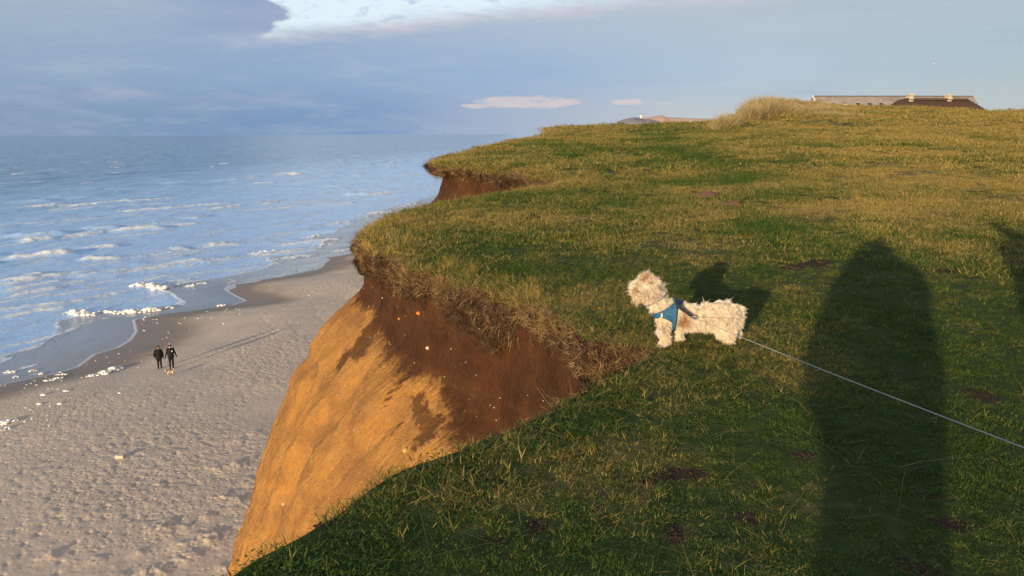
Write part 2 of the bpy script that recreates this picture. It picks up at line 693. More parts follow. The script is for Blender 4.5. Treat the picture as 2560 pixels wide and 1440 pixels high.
def dry_mask(x, y, d):
    """0 = green turf, 1 = bleached grass"""
    r = np.hypot(x, y)
    az = np.arctan2(x, y)
    v = .34 + .55 * fbm(x * .55, y * .55, 0, 4, 21) + .25 * fbm(x * 2.2, y * 2.2, 0, 3, 25)
    sx = .5 + .50 * sstep(r, 14, 50) - .50 * sstep(-r, -9, -4)
    v = v + .36 * (sx - .5) + .30 * sstep(az, .18, .5) * sstep(r, 8, 16)
    v = v + .38 * np.exp(-d / (.35 + .02 * r)) * sstep(r, 4.5, 7)
    # worn greener path running up the field
    pathx = np.interp(r, [10, 20, 30, 45, 70], [.33, .28, .21, .185, .17])
    v = v - .28 * np.exp(-((az - pathx) / .035) ** 2) * sstep(r, 9, 16)
    dune = sstep(az, .235, .30) * (1 - sstep(az, .36, .44)) * sstep(r, 56, 66)
    v = v + .8 * dune
    return np.clip(v, 0, 1)


# ------------------------------------------------------------------ plateau ground sheet
rr = [.25]
while rr[-1] < 720: rr.append(rr[-1] * 1.025 + .012)
pts = []
for i, r in enumerate(rr):
    a0, a1 = -math.radians(60), math.radians(60)
    stepv = max(.022, .0)
    for a in np.arange(a0, a1, stepv): pts.append((r, a + rng.uniform(-.3, .3) * stepv, .022 * r))
    if i % 4 == 0:
        for a in np.arange(a1, a0 + 2 * math.pi, .09): pts.append((r, a, .09 * r))
pts = np.array(pts)
gx, gy = pts[:, 0] * np.sin(pts[:, 1]), pts[:, 0] * np.cos(pts[:, 1])
m = inside(gx, gy)
gx, gy, gs = gx[m], gy[m], pts[m, 2]
d, _ = edge_dist(gx, gy)
keep = d > np.maximum(.35 * gs, .02)
gx, gy, d = gx[keep], gy[keep], d[keep]
loop = list(range(nE + 2))
cd = delaunay_2d_cdt([Vector(p) for p in poly] + [Vector((a, b)) for a, b in zip(gx, gy)], [], [loop], 1, 1e-5)
vv = np.array([p[:] for p in cd[0]])
ff = np.array([f for f in cd[2]])
print('cdt', len(vv), len(ff), time.time() - T0)
d, _ = edge_dist(vv[:, 0], vv[:, 1])
gz = ground_z(vv[:, 0], vv[:, 1], d)

m_ground, nt, p = new_mat('turf_ground')
pos = nt.pos()
dry = nt.attr('dry')
bare = nt.attr('bare')
n1 = nt.noise(pos, 9, 5, .65)
n2 = nt.noise(pos, 38, 4, .6)
n3 = nt.noise(nt.scalev(pos, (1, 1, 1)), 1.3, 4, .6)
g = nt.mix(n1, (.020, .034, .008, 1), (.060, .085, .020, 1))
dcol = nt.mix(n2, (.12, .085, .030, 1), (.24, .18, .07, 1))
c = nt.mix(nt.step(nt.add(dry, nt.mul(nt.sub(n1, .5), .9)), .25, .85), g, dcol)
ecol = nt.mix(n2, (.022, .013, .008, 1), (.075, .045, .028, 1))
c = nt.mix(nt.step(nt.add(bare, nt.mul(nt.sub(n2, .5), .6)), .35, .65), c, ecol)
nt.link(c, p.inputs['Base Color'])
p.inputs['Roughness'].default_value = .95
p.inputs['Specular IOR Level'].default_value = .1
nt.link(nt.bump(nt.add(n1, nt.mul(n2, .5)), .8, .05), p.inputs['Normal'])

ground = mesh_np('ground', np.column_stack([vv, gz]), ff, [m_ground])
fattr(ground, 'dry', dry_mask(vv[:, 0], vv[:, 1], d))
fattr(ground, 'bare', bare_mask(vv[:, 0], vv[:, 1]))
ground['kind'] = 'structure'

# ------------------------------------------------------------------ cliff
zE = ground_z(E[:, 0], E[:, 1], np.zeros(nE))
lv = [0, .02, .05, .08, .11, .15, .19, .23, .27, .32, .37, .42, .48, .54, .6]
while lv[-1] < 5: lv.append(lv[-1] + .07 + .004 * lv[-1])
while lv[-1] < 17.5: lv.append(lv[-1] * 1.06)
lv = np.array(lv)
nL = len(lv)
# where the clay wall ends and the sand slope begins (metres below the brink)
key = [(E0[0], 1.4)]
arc_of = lambda px, py: arc[edge_dist(*hit_ground([px], [py])[:, :2].T)[1][0]]
ka = [arc_of(*near[-1]), arc_of(1420, 800), arc_of(1240, 712), arc_of(1080, 664), arc_of(896, 574), arc_of(1000, 522), arc_of(1385, 457), arc_of(1240, 421), arc_of(1090, 400), arc_of(1232, 362)]
kv = [2.0, 1.9, 1.55, 1.2, .78, .9, 2.2, 1.9, 1.3, 1.3]
db = np.interp(arc, ka, kv)
S, D = np.meshgrid(arc, lv, indexing='ij')
DB = np.repeat(db[:, None], nL, 1)
RE = np.repeat(re[:, None], nL, 1)
fsc = np.clip(RE / 9, 1, 4)
bnd = .30 + .20 * fbm(S / fsc * 1.5, 0, 0, 3, 31) + .30 * np.maximum(0, fbm(S * .6, 3, 0, 2, 33))
bnd = np.maximum(bnd, .14)
bnd = bnd * np.where(RE > 15, .62, 1.0) + .10 * np.maximum(0, fbm(S * 3.2, 7, 0, 3, 34)) * np.clip(RE / 11, .8, 2)
# turf lip: bulges out, then is undercut
t_in = np.clip(D / bnd, 0, 1)
lip = .06 * np.sin(np.pi * np.clip(t_in * 1.15, 0, 1)) * np.clip(RE / 11, .8, 1.6)
lip = lip + (.11 * fbm(S * 2.3 / fsc, D * 4 / fsc, 0, 3, 36) + .02) * fsc * sstep(D, .03, .12) * (1 - sstep(D, bnd, bnd * 1.2))
lip = lip + .05 * fbm(S * 5 / fsc, D * 6 / fsc, 0, 3, 35) * fsc * sstep(D, 0, .08) * (1 - sstep(D, bnd, bnd * 1.3))
under = -np.where(RE > 15, .16, .09) * sstep(D, bnd * .85, bnd * 1.25) * (1 - .85 * sstep(D, bnd * 1.3, DB * 1.25)) * np.clip(RE / 12, .7, 2.0)
# talus share of the way out to the foot
dd = np.maximum(0, D - DB)
tal = np.interp(dd, [0, .12, .4, .8, 1.3, 2.0, 2.8, 4.0, 6, 9, 14.5, 17], [0, .06, .34, .66, 1.02, 1.44, 1.84, 2.34, 3.0, 3.9, 5.6, 6.4]) / 6.4
wall = sstep(D, 0.3, 2.0) * .012
PX = E[:, 0][:, None] + sgn[:, 0][:, None] * (lip + under) + (Bs - E)[:, 0][:, None] * (tal + wall)
PY = E[:, 1][:, None] + sgn[:, 1][:, None] * (lip + under) + (Bs - E)[:, 1][:, None] * (tal + wall)
PZ = zE[:, None] - D
low_ = D > 3
# relief: gullies running down the sand, lumps in the clay
bd = (Bs - E)
bd = bd / np.linalg.norm(bd, axis=1)[:, None]
dirx = sgn[:, 0][:, None] * .6 + bd[:, 0][:, None] * .4
diry = sgn[:, 1][:, None] * .6 + bd[:, 1][:, None] * .4
sand = sstep(D, DB - .1, DB + .6)
warp = .5 * fbm(S * .7, D * .5, 0, 3, 41)
gul = 1 - np.abs(fbm((S + warp) * 1.1, D * .22, 0, 4, 43)) * 2
crk = np.maximum(0, 1 - np.abs(fbm(S * 1.7 + warp * 1.5, D * .35, 0, 3, 46)) * 9)
rel = sand * (.14 * gul + .05 * fbm(S * 4 + warp, D * .9, 0, 4, 45, .6) - .05 * crk) * np.clip(D / 1.2, .6, 1.6)
slump = fbm(S * .8 + .6 * D, D * .9, 0, 3, 48)
rel = rel + sand * .06 * sstep(slump, .12, .18)
rel = rel + (1 - sand) * (.045 * fbm(S * 2.2, D * 2.2, 0, 4, 47, .6) - .03 * np.maximum(0, 1 - np.abs(fbm(S * 1.3, D * .8, 0, 3, 44)) * 12)) * sstep(D, .2, .5)
rel = rel + .020 * fbm(S * 9, D * 8, 0, 2, 49) * sstep(D, .1, .3)
PX = PX + dirx * rel
PY = PY + diry * rel
PZ = PZ - .3 * rel * sand
cv_ = np.stack([PX, PY, PZ], -1).reshape(-1, 3)
ii = np.arange(nE - 1)[:, None] * nL + np.arange(nL - 1)[None]
ii = ii.ravel()
cf = np.stack([ii, ii + nL, ii + nL + 1, ii + 1], 1)

m_cliff, nt, p = new_mat('cliff_earth')
pos = nt.pos()
depth = nt.attr('depth')
clay = nt.attr('clay')
turf = nt.attr('turf')
stain = nt.attr('stain')
sarc = nt.attr('arc')
uv = nt.comb(sarc, nt.mul(depth, .22), 0.0)
st1 = nt.noise(uv, 3.2, 6, .62, .6)
st2 = nt.noise(uv, 16, 4, .6, .3)
n1 = nt.noise(pos, 2.2, 5, .6)
n2 = nt.noise(pos, 14, 5, .65)
n3 = nt.noise(pos, 60, 3, .6)
ochre = nt.mix(nt.step(st1, .3, .7), (.52, .255, .066, 1), (.42, .205, .060, 1))
ochre = nt.mix(nt.mul(nt.step(st2, .45, .72), .55), ochre, (.56, .32, .115, 1))
ochre = nt.mix(nt.step(n1, .44, .62, 0, .85), ochre, (.31, .150, .055, 1))
ochre = nt.mix(nt.step(n3, .54, .70, 0, .6), ochre, (.22, .105, .04, 1))
ochre = nt.mix(nt.mul(nt.step(n2, .52, .70), .5), ochre, (.30, .155, .06, 1))
clayc = nt.mix(nt.step(n1, .35, .65), (.092, .037, .016, 1), (.060, .025, .011, 1))
strata = nt.noise(nt.comb(nt.mul(sarc, .12), nt.mul(depth, 2.6), nt.mul(n1, .6)), 2.2, 4, .6)
clayc = nt.mix(nt.step(strata, .5, .62, 0, .30), clayc, (.135, .062, .027, 1))
ochre = nt.mix(nt.step(strata, .52, .60, 0, .30), ochre, (.36, .19, .075, 1))
clayc = nt.mix(nt.step(n2, .5, .8, 0, .6), clayc, (.135, .062, .028, 1))
clayc = nt.mix(nt.step(n3, .62, .75, 0, .6), clayc, (.045, .019, .010, 1))
cl = nt.step(nt.add(clay, nt.add(nt.mul(nt.sub(n2, .5), .45), nt.mul(nt.sub(st1, .5), .45))), .36, .64)
c = nt.mix(cl, ochre, clayc)
stn = nt.step(nt.add(stain, nt.add(nt.mul(nt.sub(n2, .5), 1.3), nt.mul(nt.sub(n1, .5), .8))), .40, .72)
c = nt.mix(nt.mul(stn, .8), c, clayc)
tcol = nt.mix(nt.step(n2, .35, .65), (.022, .012, .008, 1), (.095, .050, .026, 1))
tcol = nt.mix(nt.step(n3, .58, .75), tcol, (.17, .105, .05, 1))
c = nt.mix(nt.step(nt.add(turf, nt.mul(nt.sub(n2, .5), .9)), .4, .6), c, tcol)
nt.link(c, p.inputs['Base Color'])
p.inputs['Roughness'].default_value = .92
p.inputs['Specular IOR Level'].default_value = .15
hh = nt.add(nt.mul(st2, .6), nt.add(nt.mul(n2, .5), nt.mul(n3, .35)))
nt.link(nt.bump(nt.add(hh, nt.mul(nt.noise(uv, 42, 4, .7), .5)), 1.0, .085), p.inputs['Normal'])

cliff = mesh_np('cliff', cv_, cf, [m_cliff])
cliff['kind'] = 'structure'
fattr(cliff, 'depth', D.ravel())
fattr(cliff, 'arc', S.ravel())
fattr(cliff, 'turf', (1 - sstep(D, bnd * .8, bnd * 1.12)).ravel())
fattr(cliff, 'clay', (1 - sstep(D + .25 * fbm(S * .8, D * .8, 0, 3, 51), DB - .35, DB + .75)).ravel())
cbvh = BVHTree.FromPolygons([Vector(v) for v in cv_.tolist()], cf.tolist())


def hit_cliff(px, py):
    dvec = rays(px, py)
    h = cbvh.ray_cast(Vector((0, 0, EYE)), Vector(dvec))
    return h


stain = np.zeros(len(cv_))
# damp stains: (px, py, radius px, stretch along a direction in px)
for (x0, y0, x1, y1, rad) in [(860, 905, 945, 800, 26), (900, 880, 940, 820, 22), (1010, 850, 1030, 842, 14), (1045, 1000, 1070, 1090, 24), (1085, 1050, 1100, 1060, 14), (1035, 1120, 1060, 1080, 14),
                              (1085, 800, 1095, 830, 9), (1130, 985, 1110, 1010, 6), (960, 1010, 1000, 950, 8), (1180, 950, 1190, 960, 8), (1010, 955, 1018, 940, 10), (980, 1085, 1000, 1060, 6)]:
    n = 5
    for k in range(n):
        t = k / (n - 1)
        h = hit_cliff(x0 + (x1 - x0) * t, y0 + (y1 - y0) * t)
        if h[0] is None: continue
        R = rad * h[3] / FPX * 1.5
        q = np.linalg.norm(cv_ - np.array(h[0]), axis=1) / R
        stain = np.maximum(stain, np.clip(1.1 - q * .75, 0, 1))
fattr(cliff, 'stain', stain)
print('cliff', len(cv_), time.time() - T0)

# ------------------------------------------------------------------ beach
wl_px = [(-200, 1010), (0, 962), (60, 950), (130, 936), (200, 916), (240, 886), (300, 868), (330, 850), (345, 828), (338, 800), (400, 786), (500, 774), (585, 762), (618, 752), (590, 738), (566, 724), (576, 712), (640, 700), (700, 693), (790, 674), (812, 657), (802, 645), (850, 637), (900, 630), (905, 603), (870, 598), (860, 594), (900, 590)]
wlp = hit_ground([q[0] for q in wl_px], [q[1] for q in wl_px], zc=SEA_Z)
wl_y = np.concatenate([[-400, 20], wlp[:, 1], [wlp[-1, 1] + 30, wlp[-1, 1] + 200, 900]])
wl_x = np.concatenate([[-62, wlp[0, 0] - 1.5], wlp[:, 0], [wlp[-1, 0] + 2, wlp[-1, 0] + 28, 120]])


def shore_q(x, y):
    """metres inland of the water's edge (negative: offshore)"""
    return x - np.interp(y, wl_y, wl_x)


hum_px = [(400, 1318, 26), (432, 1300, 12), (470, 1312, 14), (520, 1345, 30), (470, 1390, 26), (450, 1360, 16), (350, 1380, 14), (560, 1240, 22), (600, 1250, 20), (520, 1290, 16), (580, 1270, 14), (620, 1200, 16), (400, 1205, 10), (380, 1430, 30), (240, 1400, 16), (120, 1390, 22), (600, 1100, 18), (590, 1160, 26), (540, 1170, 16), (640, 1080, 18), (560, 1420, 18), (300, 1440, 18)]
hw = hit_ground([h[0] for h in hum_px], [h[1] for h in hum_px], zc=-14.35)


def beach_z(x, y, fine=True):
    q = shore_q(x, y)
    zz = np.interp(q, [-60, -12, -4, -1.2, 0, 2, 8, 13, 18, 40], [-19, -15.75, -15.28, -15.07, -15.0, -14.93, -14.66, -14.42, -14.38, -14.3])
    up = sstep(q, 5, 13)
    zz = zz + .035 * fbm(x * .16, y * .11, 0, 3, 61) * sstep(q, 1, 6) + .10 * fbm(x * .07, y * .05, 0, 2, 63) * sstep(q, 6, 14)
    if fine:
        # trampled, wind-rippled dry sand
        patch = sstep(fbm(x * .12, y * .09, 0, 3, 65), -.3, .2) * (1 - .75 * sstep(-y, -33, -24))
        s_ = y * .99 + x * .141
        c_ = x * .99 - y * .141
        rough = fbm(x * 3.4, y * 3.4, 0, 3, 67, .6)
        pits = -np.maximum(0, vn(x * 4.1, y * 4.1, 0, 69) - .2) * 1.3
        zz = zz + up * (.12 + .88 * patch) * (.026 * rough + .032 * pits) + up * (1 - patch) * .010 * rough
        zz = zz + .02 * fbm(c_ * 1.2, s_ * .25, 0, 3, 71) * sstep(q, 2, 7)
        for tq, tw, ph_ in ((11.5, .5, .0), (14.2, .8, .4), (16.5, .6, .2), (19.0, .9, .7), (21.5, .7, .1)):
            cq_ = q - tq - tw * np.sin(s_ * .11 + ph_ * 9) - .4 * np.sin(s_ * .37 + ph_)
            fr_ = (s_ / .72 + ph_) % 1.0 - .5
            sd = np.where(np.floor(s_ / .72 + ph_) % 2 < 1, .12, -.12)
            zz = zz - .045 * np.exp(-(fr_ / .20) ** 2 - ((cq_ - sd) / .11) ** 2)
        for h, (hx, hy, hr) in zip(hw, hum_px):
            R = hr * .019
            d2 = ((x - h[0]) ** 2 + (y - h[1]) ** 2) / R ** 2
            mm = d2 < 9
            if mm.any():
                zz[mm] = zz[mm] + np.exp(-d2[mm]) * R * .18 * (1 + .9 * fbm(x[mm] * 5, y[mm] * 5, 0, 3, 73))
    return zz


rb = np.geomspace(14, 900, 900)
rb = np.concatenate([np.arange(12, 24, .5), np.geomspace(24, 150, 760), np.geomspace(152, 900, 60)])
ab = np.concatenate([np.arange(-math.pi, -.72, .06), np.linspace(-.72, .02, 560), np.arange(.05, math.pi * .5, .08)])
RB, AB = np.meshgrid(rb, ab, indexing='ij')
bx, by = (RB * np.sin(AB)).ravel(), (RB * np.cos(AB)).ravel()
bz = beach_z(bx, by)
na = len(ab)
ii = (np.arange(len(rb) - 1)[:, None] * na + np.arange(na - 1)[None]).ravel()
bf = np.stack([ii, ii + 1, ii + na + 1, ii + na], 1)
qv = shore_q(bx, by)
# leave out what lies far offshore
okv = (qv > -30)
bf = bf[okv[bf].all(1)]
m_sand, nt, p = new_mat('beach_sand')
pos = nt.pos()
wet = nt.attr('wet')
n1 = nt.noise(pos, .35, 4, .55)
n2 = nt.noise(pos, 3.5, 5, .65)
n3 = nt.noise(pos, 22, 4, .65)
v1 = nt.voro(pos, 3.6)
dryc = nt.mix(nt.step(n1, .3, .7), (.54, .430, .335, 1), (.62, .49, .375, 1))
dryc = nt.mix(nt.step(n3, .55, .8, 0, .4), dryc, (.33, .265, .215, 1))
dryc = nt.mix(nt.step(n2, .55, .8, 0, .3), dryc, (.62, .50, .39, 1))
wetc = nt.mix(n2, (.235, .180, .145, 1), (.275, .212, .170, 1))
wf = nt.step(nt.add(wet, nt.mul(nt.sub(n2, .5), .12)), .1, .95)
nt.link(nt.mix(wf, dryc, wetc), p.inputs['Base Color'])
nt.link(nt.step(nt.add(wet, nt.mul(nt.sub(n1, .5), .3)), .6, 1.0, .93, .55), p.inputs['Roughness'])
p.inputs['Specular IOR Level'].default_value = .3
hgt = nt.add(nt.mul(nt.step(v1, .0, .45), .8), nt.add(nt.mul(n2, 1.2), nt.mul(n3, .5)))
hgt = nt.mul(hgt, nt.step(wet, .25, .7, 1.0, .03))
hgt = nt.mul(hgt, nt.attr('tramp'))
nt.link(nt.bump(hgt, .8, .065), p.inputs['Normal'])
usev = np.unique(bf)
remap = np.full(len(bx), -1)
remap[usev] = np.arange(len(usev))
bf = remap[bf]
bx, by, bz, qv = bx[usev], by[usev], bz[usev], qv[usev]
beach = mesh_np('beach', np.column_stack([bx, by, bz]), bf, [m_sand])
beach['kind'] = 'structure'
wetv = 1 - sstep(qv + 2.2 * fbm(bx * .25, by * .12, 0, 3, 75), .5, 8.5)
fattr(beach, 'wet', wetv)
patchv = sstep(fbm(bx * .12, by * .09, 0, 3, 65), -.3, .2) * (1 - .75 * sstep(-by, -33, -24))
fattr(beach, 'tramp', .2 + .8 * patchv)
print('beach', len(bx), time.time() - T0)

# ------------------------------------------------------------------ sea
roll = [(45, 524, 485, 494, .42, 1), (150, 497, 262, 490, .6, 0), (-40, 508, 130, 503, .6, 0), (410, 459, 600, 452, .7, 0), (690, 436, 742, 440, .8, 1.3), (640, 462, 690, 459, .5, 1), (690, 459, 820, 447, .2, .7),
        (742, 430, 772, 428, .6, 0), (780, 433, 835, 430, .6, 0), (60, 438, 150, 433, .6, 0), (515, 527, 730, 500, .28, .9), (465, 546, 530, 538, .45, 1.1), (290, 579, 430, 569, .4, 1), (200, 574, 290, 573, .4, 0),
        (20, 594, 170, 583, .5, 0), (60, 606, 135, 598, .5, .9), (200, 624, 300, 614, .5, 1.2), (20, 648, 185, 634, .5, 1.1), (-40, 668, 20, 655, .5, 1.1), (200, 650, 310, 646, .3, 1), (310, 646, 440, 628, .25, .9),
        (440, 627, 475, 624, .3, 0), (520, 615, 690, 604, .12, .9), (190, 693, 330, 677, .16, 1.05), (330, 678, 520, 655, .16, 1.05), (440, 667, 600, 645, .1, .7),
        (0, 716, 150, 688, .3, 1.1), (0, 730, 160, 702, .28, 1.2), (30, 742, 162, 716, .25, 1.1), (80, 690, 135, 682, .3, 1.1), (0, 705, 90, 700, .3, 1), (0, 792, 170, 762, .12, .9), (0, 775, 160, 755, .1, .8), (170, 762, 340, 738, .08, .7), (340, 738, 640, 690, .06, .55),
        (0, 870, 70, 856, .05, 1), (70, 856, 170, 830, .05, 1), (170, 830, 240, 797, .05, 1), (240, 797, 330, 775, .04, .6),
        (885, 415, 990, 408, .45, .9), (945, 404, 1000, 402, .6, 0), (820, 466, 870, 462, .5, 0), (870, 488, 920, 486, .5, .2), (920, 487, 1000, 480, .25, 1), (830, 475, 960, 470, .12, .6), (740, 580, 900, 548, .1, .7), (900, 548, 1060, 502, .1, .6),
        (1030, 398, 1062, 396, .3, 1), (780, 400, 830, 398, .5, 0), (700, 388, 760, 387, .4, 0), (620, 398, 700, 396, .4, 0), (300, 410, 380, 408, .4, 0), (1080, 372, 1140, 371, .4, 0), (1110, 358, 1200, 356, .3, 0),
        (430, 640, 700, 580, .05, .4), (560, 660, 700, 640, .04, .5), (-20, 830, 120, 800, .05, .6), (350, 700, 560, 660, .05, .55), (380, 560, 470, 556, .1, .3), (830, 440, 1060, 432, .15, .5),
        (100, 640, 200, 628, .25, .8), (540, 615, 760, 585, .05, .5), (0, 935, 110, 905, .02, .7), (0, 950, 160, 915, .02, .5)]
_g = np.random.default_rng(5)
for i in range(120):          # many lesser broken rows, lying as the others do
    y0_ = 375 + 420 * _g.uniform(0, 1) ** 1.15
    xr = np.interp(y0_, [375, 500, 600, 660, 800], [1080, 1040, 860, 700, 260])
    x0_ = _g.uniform(-120, xr - 60)
    L_ = _g.uniform(90, 420) * (.5 + (y0_ - 340) / 400)
    roll.append((x0_, y0_, x0_ + L_, y0_ - L_ * np.interp(y0_, [375, 560, 800], [.02, .09, .2]) , _g.choice([.04, .06, .08, .2]), _g.choice([0, .6, .75, .9])))
ra = hit_ground([q[0] for q in roll], [q[1] for q in roll], zc=SEA_Z + .1)
rbb = hit_ground([q[2] for q in roll], [q[3] for q in roll], zc=SEA_Z + .1)
rs = np.concatenate([np.geomspace(36, 400, 620), np.geomspace(404, 30000, 130)])
as_ = np.concatenate([np.arange(-math.pi, -.74, .08), np.linspace(-.74, .05, 520), np.arange(.1, .7, .06)])
RS, AS = np.meshgrid(rs, as_, indexing='ij')
sx, sy = (RS * np.sin(AS)).ravel(), (RS * np.cos(AS)).ravel()
cq = -(shore_q(sx, sy))
ss_ = sy * .99 + sx * .141
cc_ = -(sx * .99 - sy * .141)
rsea = np.hypot(sx, sy)
wq = cc_ + 5 * fbm(ss_ * .02, cc_ * .02, 0, 2, 81)
amp = sstep(cq, 4, 60)
ridge = 1 - np.abs(fbm(wq / 11, ss_ / 42, 0, 2, 83)) * 2.2
ridge2 = 1 - np.abs(fbm(wq / 3.4, ss_ / 10, 0, 2, 85)) * 2.0
hz = amp * (.50 * ridge * sstep(cq, 20, 120) + .13 * ridge2 + .06 * fbm(wq / 1.3, ss_ / 2.6, 0, 2, 87)) + .012 * fbm(wq, ss_ / 2, 0, 2, 88) * sstep(cq, .5, 4)
fo = np.zeros(len(sx))
for k, (q0, a, b) in enumerate(zip(roll, ra, rbb)):
    a2, b2 = a[:2], b[:2]
    ab_ = b2 - a2
    L = np.linalg.norm(ab_)
    u = ab_ / L
    nn = np.array([-u[1], u[0]])
    if nn[0] > 0: nn = -nn          # seaward
    dx, dy = sx - a2[0], sy - a2[1]
    al = (dx * u[0] + dy * u[1])
    ac = dx * nn[0] + dy * nn[1]
    rad = np.hypot(*((a2 + b2) / 2))
    sc = np.clip(rad / 75, .8, 3.5)
    mm = (al > -.2 * L - 4) & (al < 1.2 * L + 4) & (np.abs(ac) < 14 * sc)
    if not mm.any(): continue
    al, ac = al[mm], ac[mm]
    ac = ac + .9 * sc * fbm(al / 5 / sc, ac * 0 + k, 0, 3, 91)
    endf = sstep(al, -.08 * L - .5, .12 * L + .5) * (1 - sstep(al, .88 * L - .5, 1.08 * L + .5))
    endf = endf * (.75 + .5 * fbm(al / 3 / sc, ac * 0 + k * 3, 0, 2, 93))
    prof = np.where(ac < 0, np.exp(-(ac / (.60 * sc)) ** 2), np.exp(-(ac / (1.7 * sc)) ** 2))
    hz[mm] += .72 * q0[4] * endf * prof * np.clip(sc, .8, 1.6)
    if q0[5] > 0:
        wf_ = .42 if q0[4] < .1 else .9
        fp = np.where(ac < 0, np.exp(-(ac / (.85 * sc * wf_)) ** 2), np.exp(-(ac / (1.25 * sc * wf_)) ** 2))
        fo[mm] = np.maximum(fo[mm], q0[5] * endf * fp)
        if q0[4] >= .1: hz[mm] += .10 * fp * endf * np.maximum(0, vn(al * 1.6, ac * 1.6, 0, 95)) * sc
sz = SEA_Z + hz * np.where(rsea > 2500, 0, 1)
# round white horses far out
far_f = sstep(fbm(wq / 6, ss_ / 18, 0, 3, 97), .52, .62) * sstep(cq, 40, 90) * (1 - sstep(rsea, 500, 900))
fo = np.maximum(fo, far_f * .75)
ii = (np.arange(len(rs) - 1)[:, None] * len(as_) + np.arange(len(as_) - 1)[None]).ravel()
sf = np.stack([ii, ii + 1, ii + len(as_) + 1, ii + len(as_)], 1)
okv = (cq > -3.0)
sf = sf[okv[sf].all(1)]
usev = np.unique(sf)
remap = np.full(len(sx), -1)
remap[usev] = np.arange(len(usev))
sf = remap[sf]

m_sea, nt, p = new_mat('sea_water')
pos = nt.pos()
foam = nt.attr('foam')
dep = nt.attr('off')
tc = nt.node('ShaderNodeMapping')
nt.link(pos, tc.inputs['Vector'])
tc.inputs['Rotation'].default_value = (0, 0, math.radians(8))
rp = tc.outputs[0]
f1 = nt.noise(nt.scalev(rp, (.9, .35, 1)), 1.0, 6, .7, .8)
f2 = nt.noise(nt.scalev(rp, (1, .55, 1)), 4.5, 5, .7, .4)
lace = nt.voro(nt.scalev(rp, (1, .5, 1)), 1.2, 'DISTANCE_TO_EDGE')
f3 = nt.noise(nt.scalev(rp, (1, .6, 1)), 2.6, 6, .8, .4)
wash = nt.mul(nt.step(dep, 6, 14), nt.step(dep, 95, 35))
faint = nt.mul(wash, nt.step(nt.noise(nt.scalev(rp, (.22, .05, 1)), 1.0, 4, .6, .8), .46, .66, 0, .42))
fin = nt.math('MAXIMUM', foam, faint)
fcov = nt.step(nt.add(fin, nt.add(nt.mul(nt.sub(f1, .5), 1.2), nt.mul(nt.sub(f3, .5), 2.2))), .36, .56)
edge_n = nt.noise(nt.scalev(rp, (.12, .05, 1)), 1.0, 4, .6, .6)
fl_d = nt.math('ABSOLUTE', nt.sub(dep, nt.add(6.5, nt.mul(nt.sub(edge_n, .5), 8.0))))
fline = nt.mul(nt.step(fl_d, .45, .12), nt.step(f1, .36, .5))
eline = nt.mul(nt.step(dep, .35, .1), .5)
fcov = nt.math('MAXIMUM', fcov, nt.math('MAXIMUM', fline, eline))
n_l = nt.noise(nt.scalev(rp, (.10, .025, 1)), 1.0, 4, .6, .5)
n_s = nt.noise(nt.scalev(rp, (.6, .2, 1)), 1.0, 5, .65, .3)
milky = nt.step(dep, 10, 220, 1.0, .12)
deep = nt.mix(milky, (.085, .21, .36, 1), (.43, .64, .94, 1))
deep = nt.mix(nt.mul(nt.step(n_l, .45, .7), .35), deep, (.54, .73, .98, 1))
deep = nt.mix(nt.mul(nt.step(n_s, .52, .70), .42), deep, (.10, .23, .40, 1))
shal = nt.mix(nt.step(nt.add(dep, nt.mul(n_s, 4)), 0, 9), (.27, .26, .265, 1), (.33, .36, .40, 1))
base = nt.mix(nt.step(nt.sub(dep, nt.mul(nt.sub(edge_n, .5), 8.0)), 6.0, 7.2), shal, deep)
lf = nt.mul(nt.step(lace, .10, .02), nt.mul(nt.step(dep, 3, 10), nt.step(dep, 70, 25)))
lf = nt.mul(lf, nt.step(f1, .45, .62))
base = nt.mix(nt.mul(lf, .5), base, (.55, .60, .66, 1))
fc = nt.mix(f2, (.70, .73, .77, 1), (.86, .88, .90, 1))
nt.link(nt.mix(fcov, base, fc), p.inputs['Base Color'])
ro = nt.mix(fcov, nt.step(dep, 0, 20, .10, .24), (.8, .8, .8, 1))
nt.link(ro, p.inputs['Roughness'])
p.inputs['IOR'].default_value = 1.333
p.inputs['Specular IOR Level'].default_value = .42
b1 = nt.noise(nt.scalev(rp, (1.0, .5, 1)), 1.3, 6, .65)
hgt = nt.mul(b1, nt.step(dep, 0, 12, .06, 1.0))
hgt = nt.add(hgt, nt.mul(fcov, nt.add(.35, nt.mul(f2, .9))))
nt.link(nt.bump(hgt, .6, .3), p.inputs['Normal'])
sea = mesh_np('sea', np.column_stack([sx, sy, sz])[usev], sf, [m_sea])
sea['kind'] = 'structure'
fattr(sea, 'foam', fo[usev])
fattr(sea, 'off', np.clip(cq[usev], 0, 400))
print('sea', len(usev), time.time() - T0)

